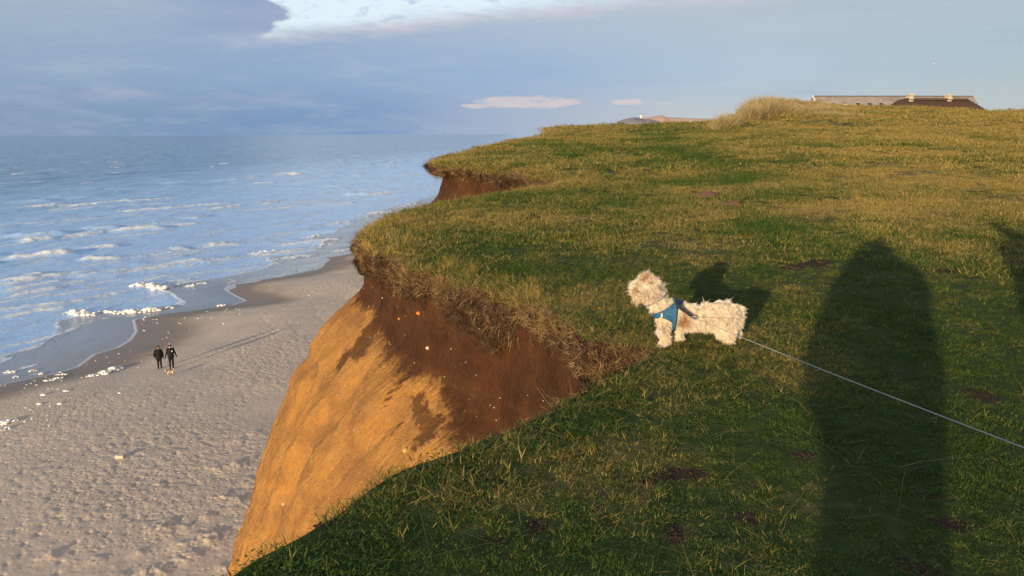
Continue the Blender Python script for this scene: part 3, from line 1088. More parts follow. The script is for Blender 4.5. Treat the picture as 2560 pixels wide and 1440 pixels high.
# ------------------------------------------------------------------ grass
def blades(n, R, h0, h1, w0, lean, seed, flat=.0, segs=3, curl=.5):
    """a tuft of n separate tapering blades, returns verts, quads/tris, per-vertex blade random"""
    g = np.random.default_rng(seed)
    a = g.uniform(0, 2 * math.pi, n)
    rad = R * np.sqrt(g.uniform(0, 1, n))
    bx_, by_ = rad * np.cos(a), rad * np.sin(a)
    H = g.uniform(h0, h1, n)
    wdt = w0 * g.uniform(.7, 1.3, n)
    th = g.uniform(0, 2 * math.pi, n)
    le = np.abs(g.normal(lean, lean * .5, n))
    fa = g.uniform(0, 2 * math.pi, n)
    V, F, Rn, Tt = [], [], [], []
    rv = g.uniform(0, 1, n)
    for i in range(n):
        dx, dy = math.cos(th[i]), math.sin(th[i])
        sx_, sy_ = math.cos(fa[i]) * wdt[i] / 2, math.sin(fa[i]) * wdt[i] / 2
        b = len(V)
        for k in range(segs):
            t = k / segs
            off = H[i] * (le[i] * t + curl * le[i] * t * t)
            z = H[i] * t * math.cos(min(1.3, le[i] * .8 * t)) - .005
            ww = 1 - .6 * t
            V.append((bx_[i] + dx * off - sx_ * ww, by_[i] + dy * off - sy_ * ww, z))
            V.append((bx_[i] + dx * off + sx_ * ww, by_[i] + dy * off + sy_ * ww, z))
        off = H[i] * le[i] * (1 + curl)
        V.append((bx_[i] + dx * off, by_[i] + dy * off, H[i] * math.cos(min(1.3, le[i] * .8))))
        for k in range(segs - 1):
            F.append((b + 2 * k, b + 2 * k + 1, b + 2 * k + 3))
            F.append((b + 2 * k, b + 2 * k + 3, b + 2 * k + 2))
        F.append((b + 2 * segs - 2, b + 2 * segs - 1, b + 2 * segs))
        Rn += [rv[i]] * (2 * segs + 1)
    return np.array(V), np.array(F), np.array(Rn)


def grass_mat(name, green0, green1, dry0, dry1, transl=.35, tonek=.6):
    m, nt, p = new_mat(name)
    br = nt.attr('blade')
    dr = nt.attr('dry', 'INSTANCER')
    tone = nt.attr('tone', 'INSTANCER')
    gcol = nt.mix(br, green0, green1)
    gcol = nt.mix(nt.mul(tone, tonek), gcol, (.060, .115, .020, 1))
    dcol = nt.mix(br, dry0, dry1)
    k = nt.step(nt.add(dr, nt.mul(nt.sub(br, .5), .85)), .28, .80)
    c = nt.mix(k, gcol, dcol)
    nt.link(c, p.inputs['Base Color'])
    p.inputs['Roughness'].default_value = .65
    p.inputs['Specular IOR Level'].default_value = .25
    tr = nt.node('ShaderNodeBsdfTranslucent')
    nt.link(c, tr.inputs[0])
    mx = nt.node('ShaderNodeMixShader')
    mx.inputs[0].default_value = transl
    nt.link(p.outputs[0], mx.inputs[1])
    nt.link(tr.outputs[0], mx.inputs[2])
    out = [n for n in nt.n if n.type == 'OUTPUT_MATERIAL'][0]
    nt.link(mx.outputs[0], out.inputs[0])
    return m


m_grass = grass_mat('grass_blades', (.034, .080, .010, 1), (.100, .165, .020, 1), (.27, .19, .045, 1), (.54, .38, .12, 1))
m_root = grass_mat('dead_roots', (.035, .018, .010, 1), (.07, .038, .020, 1), (.10, .055, .026, 1), (.36, .235, .10, 1), .1, 0.0)
m_marram = grass_mat('dune_grass_blades', (.20, .17, .07, 1), (.30, .24, .11, 1), (.36, .27, .12, 1), (.56, .44, .24, 1), .35, 0.0)


def gn_scatter(name, pts, rot, scl, kind, dry, tone, protos, label=None):
    """one mesh of points whose modifier sets a tuft on every point"""
    pc = bpy.data.collections.new(name + '_sources')
    for i, (v, f, rn, mat) in enumerate(protos):
        o = mesh_np('%s_tuft_%02d' % (name, i), v, f, [mat], smooth=False, link=False)
        fattr(o, 'blade', rn)
        pc.objects.link(o)
    me = bpy.data.meshes.new(name)
    me.vertices.add(len(pts))
    me.vertices.foreach_set('co', np.ascontiguousarray(pts, dtype=np.float32).ravel())
    for nm_, typ, val in (('rot', 'FLOAT_VECTOR', rot), ('scl', 'FLOAT', scl), ('kind_index', 'INT', kind), ('dry', 'FLOAT', dry), ('tone', 'FLOAT', tone)):
        a = me.attributes.new(nm_, typ, 'POINT')
        a.data.foreach_set('vector' if typ == 'FLOAT_VECTOR' else 'value', np.ascontiguousarray(val, dtype=np.int32 if typ == 'INT' else np.float32).ravel())
    o = bpy.data.objects.new(name, me)
    COL.objects.link(o)
    ng = bpy.data.node_groups.new(name, 'GeometryNodeTree')
    ng.interface.new_socket('Geometry', in_out='INPUT', socket_type='NodeSocketGeometry')
    ng.interface.new_socket('Geometry', in_out='OUTPUT', socket_type='NodeSocketGeometry')
    N, Lk = ng.nodes, ng.links
    gi, go = N.new('NodeGroupInput'), N.new('NodeGroupOutput')
    iop = N.new('GeometryNodeInstanceOnPoints')
    ci = N.new('GeometryNodeCollectionInfo')
    ci.inputs['Collection'].default_value = pc
    ci.inputs['Separate Children'].default_value = True
    ci.inputs['Reset Children'].default_value = True
    iop.inputs['Pick Instance'].default_value = True

    def na(nm_, typ):
        q = N.new('GeometryNodeInputNamedAttribute')
        q.data_type = typ
        q.inputs['Name'].default_value = nm_
        return q.outputs['Attribute']
    er = N.new('FunctionNodeEulerToRotation')
    Lk.new(gi.outputs[0], iop.inputs['Points'])
    Lk.new(ci.outputs[0], iop.inputs['Instance'])
    Lk.new(na('kind_index', 'INT'), iop.inputs['Instance Index'])
    Lk.new(na('rot', 'FLOAT_VECTOR'), er.inputs[0])
    Lk.new(er.outputs[0], iop.inputs['Rotation'])
    Lk.new(na('scl', 'FLOAT'), iop.inputs['Scale'])
    Lk.new(iop.outputs[0], go.inputs[0])
    md = o.modifiers.new('scatter', 'NODES')
    md.node_group = ng
    o['kind'] = 'stuff'
    if label: o['label'] = label
    return o


protos = []
for k in range(3): protos.append((*blades(54, .078, .013, .036, .0042, .85, 100 + k), m_grass))     # 0-2 short lawn
for k in range(2): protos.append((*blades(26, .055, .03, .075, .0036, .9, 110 + k), m_grass))      # 3-4 longer tuft
for k in range(2): protos.append((*blades(120, .17, .018, .050, .0055, .85, 120 + k), m_grass))      # 5-6 mid clump
for k in range(2): protos.append((*blades(180, .38, .025, .075, .011, .85, 130 + k, segs=2), m_grass))   # 7-8 far clump
for k in range(2): protos.append((*blades(280, .85, .03, .095, .022, .9, 140 + k, segs=2), m_grass))  # 9-10 very far clump
for k in range(2): protos.append((*blades(60, .10, .05, .15, .0045, 1.05, 150 + k), m_grass))       # 11-12 long shaggy brink tuft


def weeds(n, R, w0, seed):
    gq = np.random.default_rng(seed)
    V, F, Rn = [], [], []
    for i in range(n):
        a_, r_ = gq.uniform(0, 6.28), R * math.sqrt(gq.uniform())
        cx_, cy_, cz_ = r_ * math.cos(a_), r_ * math.sin(a_), gq.uniform(.006, .022)
        t_, tl_ = gq.uniform(0, 6.28), gq.uniform(.1, .6)
        L_ = w0 * gq.uniform(.7, 1.5)
        ux, uy = math.cos(t_), math.sin(t_)
        b = len(V)
        for u, v_ in ((0, 0), (.35, .38), (.8, .30), (1, 0), (.8, -.30), (.35, -.38)):
            V.append((cx_ + (ux * u - uy * v_) * L_, cy_ + (uy * u + ux * v_) * L_, cz_ + L_ * (u * math.sin(tl_) - abs(v_) * .3)))
        F += [(b, b + 1, b + 5), (b + 1, b + 2, b + 5), (b + 2, b + 4, b + 5), (b + 2, b + 3, b + 4)]
        Rn += [gq.uniform()] * 6
    return np.array(V), np.array(F), np.array(Rn)


for k in range(2): protos.append((*weeds(70, .085, .0095, 180 + k), m_grass))          # 13-14 small-leaved weeds
for k in range(2): protos.append((*blades(5, .05, .06, .15, .0028, 1.6, 190 + k), m_grass))  # 15-16 loose dead stalks


def scatter(r0, r1, dens, azr=(-52, 52)):
    area = math.radians(azr[1] - azr[0]) * (r1 ** 2 - r0 ** 2) / 2
    n = int(area * dens)
    a = rng.uniform(math.radians(azr[0]), math.radians(azr[1]), n)
    r = np.sqrt(rng.uniform(r0 ** 2, r1 ** 2, n))
    return r * np.sin(a), r * np.cos(a)


GX, GY, GK, GS = [], [], [], []
for (r0, r1, dens, kinds, pk, s0, s1) in [
        (.5, 10.5, 300, (0, 1, 2, 3, 4, 13, 14, 15, 16), (.23, .23, .23, .06, .04, .09, .09, .02, .01),   .6, 1.05),
        (8.5, 23, 60, (5, 6), (.5, .5), .8, 1.3),
        (19, 48, 13, (7, 8), (.5, .5), .8, 1.3),
        (42, 92, 3.2, (9, 10), (.5, .5), .8, 1.25)]:
    x, y = scatter(r0, r1, dens)
    r = np.hypot(x, y)
    # soft hand-over between the sizes
    keep = (rng.uniform(0, 1, len(x)) < sstep(r, r0, r0 + .12 * r1)) if r0 > 1 else np.ones(len(x), bool)
    keep &= rng.uniform(0, 1, len(x)) < 1 - sstep(r, r1 * .82, r1)
    keep &= inside(x, y)
    x, y = x[keep], y[keep]
    GX.append(x); GY.append(y)
    GK.append(rng.choice(kinds, len(x), p=pk))
    GS.append(rng.uniform(s0, s1, len(x)))
x, y, k_, s_ = map(np.concatenate, (GX, GY, GK, GS))
d, idx = edge_dist(x, y)
bare = bare_mask(x, y)
r = np.hypot(x, y)
keep = (d > .02) & (rng.uniform(0, 1, len(x)) > bare * .82)
# thin patches
thin = sstep(fbm(x * 1.4, y * 1.4, 0, 3, 201), .25, .6) * .5 * (r < 12)
keep &= rng.uniform(0, 1, len(x)) > thin
x, y, k_, s_, d, idx, r, bare = [q[keep] for q in (x, y, k_, s_, d, idx, r, bare)]
dry = dry_mask(x, y, d) + rng.normal(0, .09, len(x)) + .5 * bare
dry = np.where((k_ == 13) | (k_ == 14), -.3 + .2 * dry, np.where(k_ >= 15, 1.1, dry))
hmod = 1 + .6 * fbm(x * 1.6, y * 1.1, 0, 3, 203) + .15 * np.exp(-d / .6)
s_ = s_ * np.clip(hmod, .35, np.where(r > 30, 1.35, 2.0)) * (1 - .5 * bare)
tone = np.clip(.5 + .9 * fbm(x * .5, y * .5, 0, 3, 207), 0, 1)
z = ground_z(x, y, d)
rot = np.stack([rng.normal(0, .12, len(x)), rng.normal(0, .12, len(x)), rng.uniform(0, 6.28, len(x))], 1)
gpts = [np.stack([x, y, z - .004], 1)]
grot, gscl, gk, gd, gt = [rot], [s_], [k_], [dry], [tone]
# shaggy fringe along the brink, leaning out and down
for rep, (lo, hi, dens, kk, sc_, tilt) in enumerate([(-.02, .10, 12, (3, 4), 1.0, .4), (-.04, .42, 26, (11, 12), .80, .5), (-.02, .12, 2, (11, 12), .6, 1.1)]):
    seg = np.linalg.norm(np.diff(E, axis=0), axis=1)
    vis = (E[:-1, 1] > .5) & (re[:-1] < 75)
    rs_ = np.clip(re[:-1] / 9, 1, 6)
    nn_ = np.where(vis, seg * dens / rs_ ** .9, 0)
    cnt = rng.poisson(nn_)
    ei = np.repeat(np.arange(len(seg)), cnt)
    t = rng.uniform(0, 1, len(ei))
    base = E[ei] + (E[ei + 1] - E[ei]) * t[:, None]
    off = rng.uniform(lo, hi, len(ei)) * np.clip(re[ei] / 9, 1, 3)
    nearlip = arc[ei] < ka[0] - .3                       # the close brink is mown-short turf
    clump = fbm(arc[ei] * 1.9, off * 0, 0, 3, 211) * 1.25 - .05
    c_soil = hit_ground([1535], [880])[0]
    soil_gap = np.linalg.norm(base - c_soil[:2], axis=1) < .42
    kp = (clump > -.2) & ~(soil_gap & (rng.uniform(0, 1, len(ei)) < .85)) & ~(nearlip & (rng.uniform(0, 1, len(ei)) < (.0 if rep == 0 else .6)))
    ei, t, base, off, nearlip, clump = [q[kp] for q in (ei, t, base, off, nearlip, clump)]
    xy = base - sgn[ei] * off[:, None]
    zz = ground_z(xy[:, 0], xy[:, 1], np.maximum(off, 0)) - .02 - .25 * np.maximum(0, -off)
    n2 = sgn[ei]
    tl = np.clip(rng.normal(tilt, .25, len(ei)), -.2, 1.9)
    # rotate z axis towards the sea by tl: axis = z x n
    rt = np.zeros((len(ei), 3))
    for i in range(len(ei)):
        ax = Vector((-n2[i, 1], n2[i, 0], 0))
        q = Quaternion(ax, tl[i]) @ Quaternion((0, 0, 1), rng.uniform(0, 6.28))
        rt[i] = q.to_euler()
    gpts.append(np.column_stack([xy, zz]))
    grot.append(rt)
    sca = sc_ * rng.uniform(.6, 1.25, len(ei)) * np.clip(re[ei] / 10, 1, 3.0) ** .55 * np.where(nearlip, .6, 1) * (1 + .7 * clump)
    gscl.append(sca)
    gk.append(rng.choice(kk, len(ei)))
    gd.append(np.clip(.62 + .5 * clump + rng.normal(0, .12, len(ei)) - .35 * nearlip, 0, 1.1))
    gt.append(np.clip(.5 + clump, 0, 1))
gpts, grot, gscl, gk, gd, gt = map(np.concatenate, (gpts, grot, gscl, gk, gd, gt))
print('tufts', len(gpts), time.time() - T0)
gn_scatter('grass', gpts, grot, gscl, gk, gd, gt, protos)

# roots and dead grass hanging out of the turf band
cn = cv_.reshape(nE, nL, 3)
selu = np.where((arc > ka[0] - 1.2) & (re < 60))[0]
wts = np.gradient(arc)[selu] / np.clip(re[selu] / 9, 1, 5) ** 1.1
n_r = 5200
ui = rng.choice(selu, n_r, p=wts / wts.sum())
dv = rng.uniform(0, 1.0, n_r) ** 1.3 * bnd[ui, 0]
li = np.clip(np.searchsorted(lv, dv), 1, nL - 2)
pp = cn[ui, li]
n2 = sgn[ui]
rt = np.zeros((n_r, 3))
for i in range(n_r):
    ax = Vector((-n2[i, 1], n2[i, 0], 0))
    q = Quaternion((0, 0, 1), rng.normal(0, .5)) @ Quaternion(ax, rng.normal(1.9, .35)) @ Quaternion((0, 0, 1), rng.uniform(0, 6.28))
    rt[i] = q.to_euler()
frac = dv / bnd[ui, 0]
rdry = np.clip(.80 - 1.1 * frac + .7 * fbm(arc[ui] * 2, dv * 3, 0, 3, 221) + rng.normal(0, .12, n_r), 0, 1)
rp_ = [(*blades(26, .05, .02, .065, .0038, 1.0, 160 + k, curl=.9), m_root) for k in range(3)]
rsc = rng.uniform(.6, 1.2, n_r) * np.clip(re[ui] / 9, 1, 3) ** .6
gn_scatter('turf_roots', pp + np.column_stack([n2 * -.01, np.zeros(n_r)]), rt, rsc, rng.integers(0, 3, n_r), rdry, rng.uniform(0, 1, n_r), rp_)

# tall dune grass on the hump
mx_, my_ = [], []
cand = [(-.0, 0)]
n_m = 5200
u = rng.uniform(1780, 2180, n_m)
lo_y = np.interp(u, [1780, 1830, 1850, 1870, 1900, 1960, 2030, 2180], [296, 287, 283, 274, 266, 259, 256, 262])
vv_ = lo_y + rng.uniform(-3, 34, n_m) ** 1.0
mh = hit_ground(u, vv_)
rr_ = np.hypot(mh[:, 0], mh[:, 1])
cl_ = fbm(mh[:, 0] * .75, mh[:, 1] * .45, 0, 3, 231)
kp = (rr_ < 100) & (rng.uniform(0, 1, n_m) < np.interp(u, [1780, 1800, 1840, 1960, 2010, 2180], [.3, .9, .9, .9, .85, .5])) & (cl_ > -.12)
mh, u, cl_, rr_ = mh[kp], u[kp], cl_[kp], rr_[kp]
msc = np.interp(u, [1780, 1790, 1810, 1826, 1838, 1850, 1872, 1905, 1940, 1962, 1980, 2020, 2180], [.15, .45, .75, .75, .4, .6, .9, 1.05, .9, .7, .55, .38, .15]) * rng.uniform(.7, 1.2, len(u)) * np.clip(.75 + 1.1 * cl_, .3, 1.5)
mp_ = [(*blades(150, .30, .45, 1.0, .022, .38, 170 + k, segs=3), m_marram) for k in range(3)]
mz = mh.copy()
mz[:, 2] -= .03
gn_scatter('dune_grass', mz, np.stack([rng.normal(0, .12, len(u)), rng.normal(0, .12, len(u)), rng.uniform(0, 6.28, len(u))], 1), msc, rng.integers(0, 3, len(u)),
           np.clip(.6 + .5 * cl_ + rng.normal(0, .15, len(u)), 0, 1), rng.uniform(0, 1, len(u)), mp_)
print('grass done', time.time() - T0)


# ------------------------------------------------------------------ plain materials
def simple(name, col, rough=.8, var=.25, scale=20, spec=.3, metal=0, bump=.3, bdist=.01, col2=None):
    m, nt, p = new_mat(name)
    tc = nt.node('ShaderNodeTexCoord').outputs['Object']
    n = nt.noise(tc, scale, 4, .6)
    c2 = col2 or tuple(q * (1 - var) for q in col)
    nt.link(nt.mix(nt.step(n, .3, .7), (*col, 1), (*c2, 1)), p.inputs['Base Color'])
    p.inputs['Roughness'].default_value = rough
    p.inputs['Specular IOR Level'].default_value = spec
    p.inputs['Metallic'].default_value = metal
    if bump: nt.link(nt.bump(n, bump, bdist), p.inputs['Normal'])
    return m


M_black = simple('black_cloth', (.012, .012, .014), .85, .4)
M_dark = simple('dark_trousers', (.010, .010, .013), .85, .4)
M_skin = simple('skin', (.55, .33, .25), .6, .1)
M_red = simple('dark_red_knit', (.10, .010, .012), .9, .5, 60)
M_white = simple('white_wool', (.72, .70, .68), .9, .1)
M_tan = simple('tan_fur_trim', (.09, .06, .04), .9, .3, 60)
M_boot = simple('black_boots', (.015, .014, .013), .6, .3)
M_shadow_cape = simple('dark_green_shadow_cape', (.03, .045, .04), .6, .2)
M_phone = simple('phone_glass', (.02, .02, .022), .2, .1)
M_hair = simple('brown_hair', (.06, .035, .02), .6, .4, 60)

# ------------------------------------------------------------------ houses behind the crest
m_slate, nt, p = new_mat('weathered_fibre_roof')
tc = nt.node('ShaderNodeTexCoord').outputs['Object']
a_ = nt.noise(nt.scalev(tc, (.5, 1, 1.0)), .9, 5, .65)
b_ = nt.noise(nt.scalev(tc, (3, .4, .4)), 1.5, 4, .6)
c = nt.mix(nt.step(a_, .3, .7), (.30, .25, .225, 1), (.20, .165, .155, 1))
c = nt.mix(nt.step(b_, .5, .75, 0, .5), c, (.36, .31, .27, 1))
nt.link(c, p.inputs['Base Color'])
p.inputs['Roughness'].default_value = .9
m_thatch, nt, p = new_mat('dark_thatch')
tc = nt.node('ShaderNodeTexCoord').outputs['Object']
a_ = nt.noise(nt.scalev(tc, (9, 9, 1.2)), 2.0, 5, .7)
c = nt.mix(nt.step(a_, .3, .7), (.050, .026, .017, 1), (.115, .062, .040, 1))
nt.link(c, p.inputs['Base Color'])
p.inputs['Roughness'].default_value = 1
nt.link(nt.bump(a_, 1, .15), p.inputs['Normal'])
m_limewash = simple('limewash', (.50, .43, .33), .9, .25, 3)
m_ridge = simple('ridge_turf', (.10, .07, .05), 1, .4, 3)
m_glassd = simple('dark_window_glass', (.02, .025, .03), .1, .1, spec=.5, bump=0)
m_frame = simple('white_paint', (.70, .68, .62), .6, .1)
m_lead = simple('grey_metal_trim', (.10, .10, .11), .6, .2)


def at_dist(px, py, Y):
    dv = rays(px, py)
    t = Y / dv[1]
    return np.array([dv[0] * t, Y, EYE + dv[2] * t])


# long house: ridge runs across the view
A = at_dist(2036, 240, 114)
B = at_dist(2428, 240.5, 117)
Lh = np.linalg.norm((B - A)[:2])
rz = math.atan2(B[1] - A[1], B[0] - A[0])
gz0 = .45
h1 = empty('long_house', (A[0], A[1], gz0), rz, 'long low house with a weathered grey roof and a row of skylights behind the crest', 'house')
RH = A[2] - gz0
hw_ = 4.6
eave = RH - 4.3
bm = bmesh.new()
prism_box(bm, (.15, -hw_ + .4, -.3), (Lh - .15, hw_ - .4, eave + .1))
for xx in (.15, Lh - .15):
    vs_ = [bm.verts.new((xx + q, yy, zz)) for q in (-.15 * (1 if xx < 1 else -1) + .0, ) for yy, zz in ((-hw_ + .4, eave + .1), (hw_ - .4, eave + .1), (0, RH - .25))]
    bm.faces.new(vs_)
bm_obj('wall', bm, m_limewash, h1)
bm = bmesh.new()


def slab(bm, p0, p1, p2, p3, th):
    n = (Vector(p1) - Vector(p0)).cross(Vector(p3) - Vector(p0)).normalized() * th
    lo_ = [bm.verts.new(Vector(q)) for q in (p0, p1, p2, p3)]
    hi_ = [bm.verts.new(Vector(q) + n) for q in (p0, p1, p2, p3)]
    bm.faces.new(lo_[::-1])
    bm.faces.new(hi_)
    for k in range(4): bm.faces.new((lo_[k], lo_[(k + 1) % 4], hi_[(k + 1) % 4], hi_[k]))


ov = .25
nseg = 12
for k in range(nseg):      # roof laid in lifts so that the courses show
    x0, x1 = -ov + (Lh + 2 * ov) * k / nseg, -ov + (Lh + 2 * ov) * (k + 1) / nseg - .015
    slab(bm, (x0, -hw_, eave - .1), (x1, -hw_, eave - .1), (x1, 0, RH - .12), (x0, 0, RH - .12), .10 + .015 * (k % 3))
    slab(bm, (x1, hw_, eave - .1), (x0, hw_, eave - .1), (x0, 0, RH - .12), (x1, 0, RH - .12), .10)
roof = bm_obj('roof', bm, m_slate, h1)
bm = bmesh.new()
prism_box(bm, (-ov, -.16, RH - .10), (Lh + ov, .16, RH + .05))
bm_obj('ridge_cap', bm, m_lead, h1)
bm = bmesh.new()
slab(bm, (-ov - .12, -hw_, eave - .05), (-ov + .02, -hw_, eave - .05), (-ov + .02, 0, RH), (-ov - .12, 0, RH), .14)
bm_obj('verge_board', bm, m_frame, h1)
sl_ = (RH - .12 - (eave - .1)) / hw_
for k, px in enumerate((2092, 2126, 2158, 2190, 2222)):
    q = at_dist(px, 255.5, 112)
    lx = (q[0] - A[0]) * math.cos(rz) + (112.5 - A[1]) * math.sin(rz)
    yy = -1.55
    z0 = eave - .1 + (yy + hw_) * sl_
    bm = bmesh.new()
    slab(bm, (lx - .30, yy - .36, z0 - .36 * sl_ + .1), (lx + .30, yy - .36, z0 - .36 * sl_ + .1), (lx + .30, yy + .36, z0 + .36 * sl_ + .1), (lx - .30, yy + .36, z0 + .36 * sl_ + .1), .12)
    f_ = bm_obj('skylight', bm, m_lead, h1)
    bm = bmesh.new()
    slab(bm, (lx - .24, yy - .30, z0 - .30 * sl_ + .2), (lx + .24, yy - .30, z0 - .30 * sl_ + .2), (lx + .24, yy + .30, z0 + .30 * sl_ + .2), (lx - .24, yy + .30, z0 + .30 * sl_ + .2), .06)
    bm_obj('pane', bm, m_glassd, f_)
for k in range(7):
    lx = 2 + k * (Lh - 4) / 6
    bm = bmesh.new()
    prism_box(bm, (lx - .5, -hw_ + .34, .9), (lx + .5, -hw_ + .42, 2.0))
    f_ = bm_obj('window', bm, m_frame, h1)
    for s in (-1, 1):
        bm = bmesh.new()
        prism_box(bm, (lx + s * .23 - .2, -hw_ + .32, 1.0), (lx + s * .23 + .2, -hw_ + .35, 1.9))
        bm_obj('pane', bm, m_glassd, f_)
q = at_dist(2145, 259.5, 108)
bm = bmesh.new()
lx = (q[0] - A[0]) * math.cos(rz) + (q[1] - A[1]) * math.sin(rz)
zt = q[2] - gz0
for xx0 in (0,):
    v_ = [bm.verts.new(c_) for c_ in ((lx - 1.0, -3.9, zt - 1.0), (lx + 1.0, -3.9, zt - 1.0), (lx, -3.9, zt + .12), (lx - 1.0, -1.5, zt - 1.0), (lx + 1.0, -1.5, zt - 1.0), (lx, -1.5, zt + .12))]
    for f_ in ((0, 1, 2), (5, 4, 3), (0, 3, 4, 1), (1, 4, 5, 2), (2, 5, 3, 0)): bm.faces.new([v_[i] for i in f_])
bm_obj('dormer_gable', bm, m_frame, h1)

# thatched house in front of it
A = at_dist(2262, 247, 98)
B = at_dist(2418, 246.5, 100)
Lt = np.linalg.norm((B - A)[:2])
rz = math.atan2(B[1] - A[1], B[0] - A[0])
h2 = empty('thatched_house', (A[0], A[1], gz0), rz, 'thatched house with a dark brown hipped roof and two pale chimneys behind the crest', 'house')
RH = A[2] - gz0
hw_ = 4.4
eave = RH - 3.9
bm = bmesh.new()
prism_box(bm, (-2.6, -hw_ + .6, -.3), (Lt + 3.4, hw_ - .6, eave + .25))
bm_obj('wall', bm, m_limewash, h2)
# rounded thatch: grid over (u along, v across)
nu, nv_ = 70, 30
V, F = [], []
for i in range(nu + 1):
    for j in range(nv_ + 1):
        u = -3.4 + (Lt + 8.0) * i / nu
        v_ = -hw_ + 2 * hw_ * j / nv_
        cross = 1 - abs(v_) / hw_
        enl = min(1, max(0, (u + 3.4) / 2.6))
        enr = min(1, max(0, (Lt + 4.6 - u) / 4.2))
        hgt_ = min(cross, enl ** .6 if u < 0 else 1, enr if u > Lt - 1 else 1)
        rd = .06
        hh_ = RH - .05 - (RH - eave) * (1 - hgt_)
        hh_ += .07 * float(fbm(u * .9, v_ * .9, 0, 3, 301)) - .10 * math.exp(-((cross - 1) / .05) ** 2) * 0
        V.append((u, v_, hh_))
for i in range(nu):
    for j in range(nv_):
        a = i * (nv_ + 1) + j
        F.append((a, a + nv_ + 1, a + nv_ + 2, a + 1))
nb_ = len(V)
V2 = [(x_, y_, z_ - .35) for x_, y_, z_ in V]
F2 = [tuple(i + nb_ for i in f[::-1]) for f in F]
th = mesh_np('roof', np.array(V + V2), np.array(F + F2), [m_thatch], smooth=True, parent=h2)
bm = bmesh.new()
for k in range(16):
    x0 = .1 + (Lt - .2) * k / 16
    prism_box(bm, (x0, -.34, RH - .14), (x0 + Lt / 16 - .03, .34, RH + .06 + .03 * (k % 2)))
bm_obj('ridge_cap', bm, m_ridge, h2)
for px in (2265.5, 2380):
    q = at_dist(px, 240, 98.8)
    lx = (q[0] - A[0]) * math.cos(rz) + (q[1] - A[1]) * math.sin(rz)
    zt = q[2] - gz0 + .26
    bm = bmesh.new()
    prism_box(bm, (lx - .29, -.29, RH - 1.2), (lx + .29, .29, zt - .22))
    prism_box(bm, (lx - .36, -.36, RH - .05), (lx + .36, .36, RH + .1))
    prism_box(bm, (lx - .38, -.38, zt - .22), (lx + .38, .38, zt - .10))
    ch = bm_obj('chimney', bm, m_limewash, h2)
    bm = bmesh.new()
    prism_box(bm, (lx - .20, -.20, zt - .10), (lx + .20, .20, zt + .03))
    bm_obj('pot', bm, m_limewash, ch)
for k in range(4):
    lx = .2 + k * (Lt - .4) / 3
    bm = bmesh.new()
    prism_box(bm, (lx - .5, -hw_ + .54, .7), (lx + .5, -hw_ + .62, 1.6))
    f_ = bm_obj('window', bm, m_frame, h2)
    bm = bmesh.new()
    prism_box(bm, (lx - .4, -hw_ + .52, .8), (lx + .4, -hw_ + .55, 1.5))
    bm_obj('pane', bm, m_glassd, f_)

# ------------------------------------------------------------------ far dunes and lighthouse
m_sanddune = simple('far_bare_sand', (.62, .40, .29), .95, .12, .01, bump=0)
m_fardark = simple('far_heath', (.27, .25, .27), .95, .3, .02, bump=0)


def ridge(name, prof, Y, depth, mat, seed):
    """a far hill: profile given as (px, py) seen from the cliff, built as a rounded body with real depth"""
    xs = np.linspace(prof[0][0], prof[-1][0], 90)
    ys = np.interp(xs, [q[0] for q in prof], [q[1] for q in prof])
    V = []
    m = 17
    for x_, y_ in zip(xs, ys):
        t = at_dist(x_, y_, Y)
        for j in range(m):
            s = j / (m - 1) * 2 - 1
            hz_ = (t[2] + 12) * (math.cos(s * math.pi / 2) ** .8 if abs(s) < 1 else 0) - 12
            V.append((t[0] + s * depth * .1, Y + s * depth, hz_ + 1.2 * float(fbm(x_ * .07, s * 4, 0, 3, seed)) * (1 - abs(s))))
    F = []
    for i in range(len(xs) - 1):
        for j in range(m - 1):
            a = i * m + j
            F.append((a, a + m, a + m + 1, a + 1))
    o = mesh_np(name, np.array(V), np.array(F), [mat])
    o['kind'] = 'structure'
    return o


ridge('hills', [(1520, 325), (1548, 303), (1556, 299), (1566, 296.5), (1582, 293), (1600, 294.5), (1612, 298), (1618, 297), (1632, 299), (1645, 303), (1680, 320)], 2300, 160, m_fardark, 5)
ridge('far_dune', [(1500, 345), (1540, 318), (1570, 306), (1590, 298), (1600, 295.5), (1620, 292.5), (1645, 290), (1656, 288), (1664, 293), (1690, 294), (1740, 296), (1800, 298), (1860, 300), (1940, 330)], 2700, 220, m_sanddune, 6)
lt0 = at_dist(1602.5, 296.5, 2520)
lt1 = at_dist(1602.5, 284, 2520)
Hh = lt1[2] - lt0[2]
lh = empty('lighthouse', lt0, 0, 'small white lighthouse tower on the far dunes at the horizon', 'lighthouse')


def lathe(name, prof, mat, parent, seg=20):
    V, F = [], []
    for r_, z_ in prof:
        for k in range(seg):
            a = 2 * math.pi * k / seg
            V.append((r_ * math.cos(a), r_ * math.sin(a), z_))
    for i in range(len(prof) - 1):
        for k in range(seg):
            k2 = (k + 1) % seg
            F.append((i * seg + k, i * seg + k2, (i + 1) * seg + k2, (i + 1) * seg + k))
    return mesh_np(name, np.array(V), np.array(F), [mat], parent=parent)


m_lhw = simple('lighthouse_render', (.82, .78, .70), .8, .05, bump=0)
R_ = Hh * .21
lathe('tower', [(R_ * 1.08, -8), (R_, 0), (R_ * .92, Hh * .74), (R_ * 1.1, Hh * .745), (R_ * 1.1, Hh * .78), (R_ * .5, Hh * .785)], m_lhw, lh)
lathe('lantern', [(R_ * .5, Hh * .78), (R_ * .5, Hh * .92)], m_glassd, lh)
lathe('cap', [(R_ * .62, Hh * .92), (R_ * .4, Hh * .97), (.05, Hh * 1.02)], m_lead, lh)

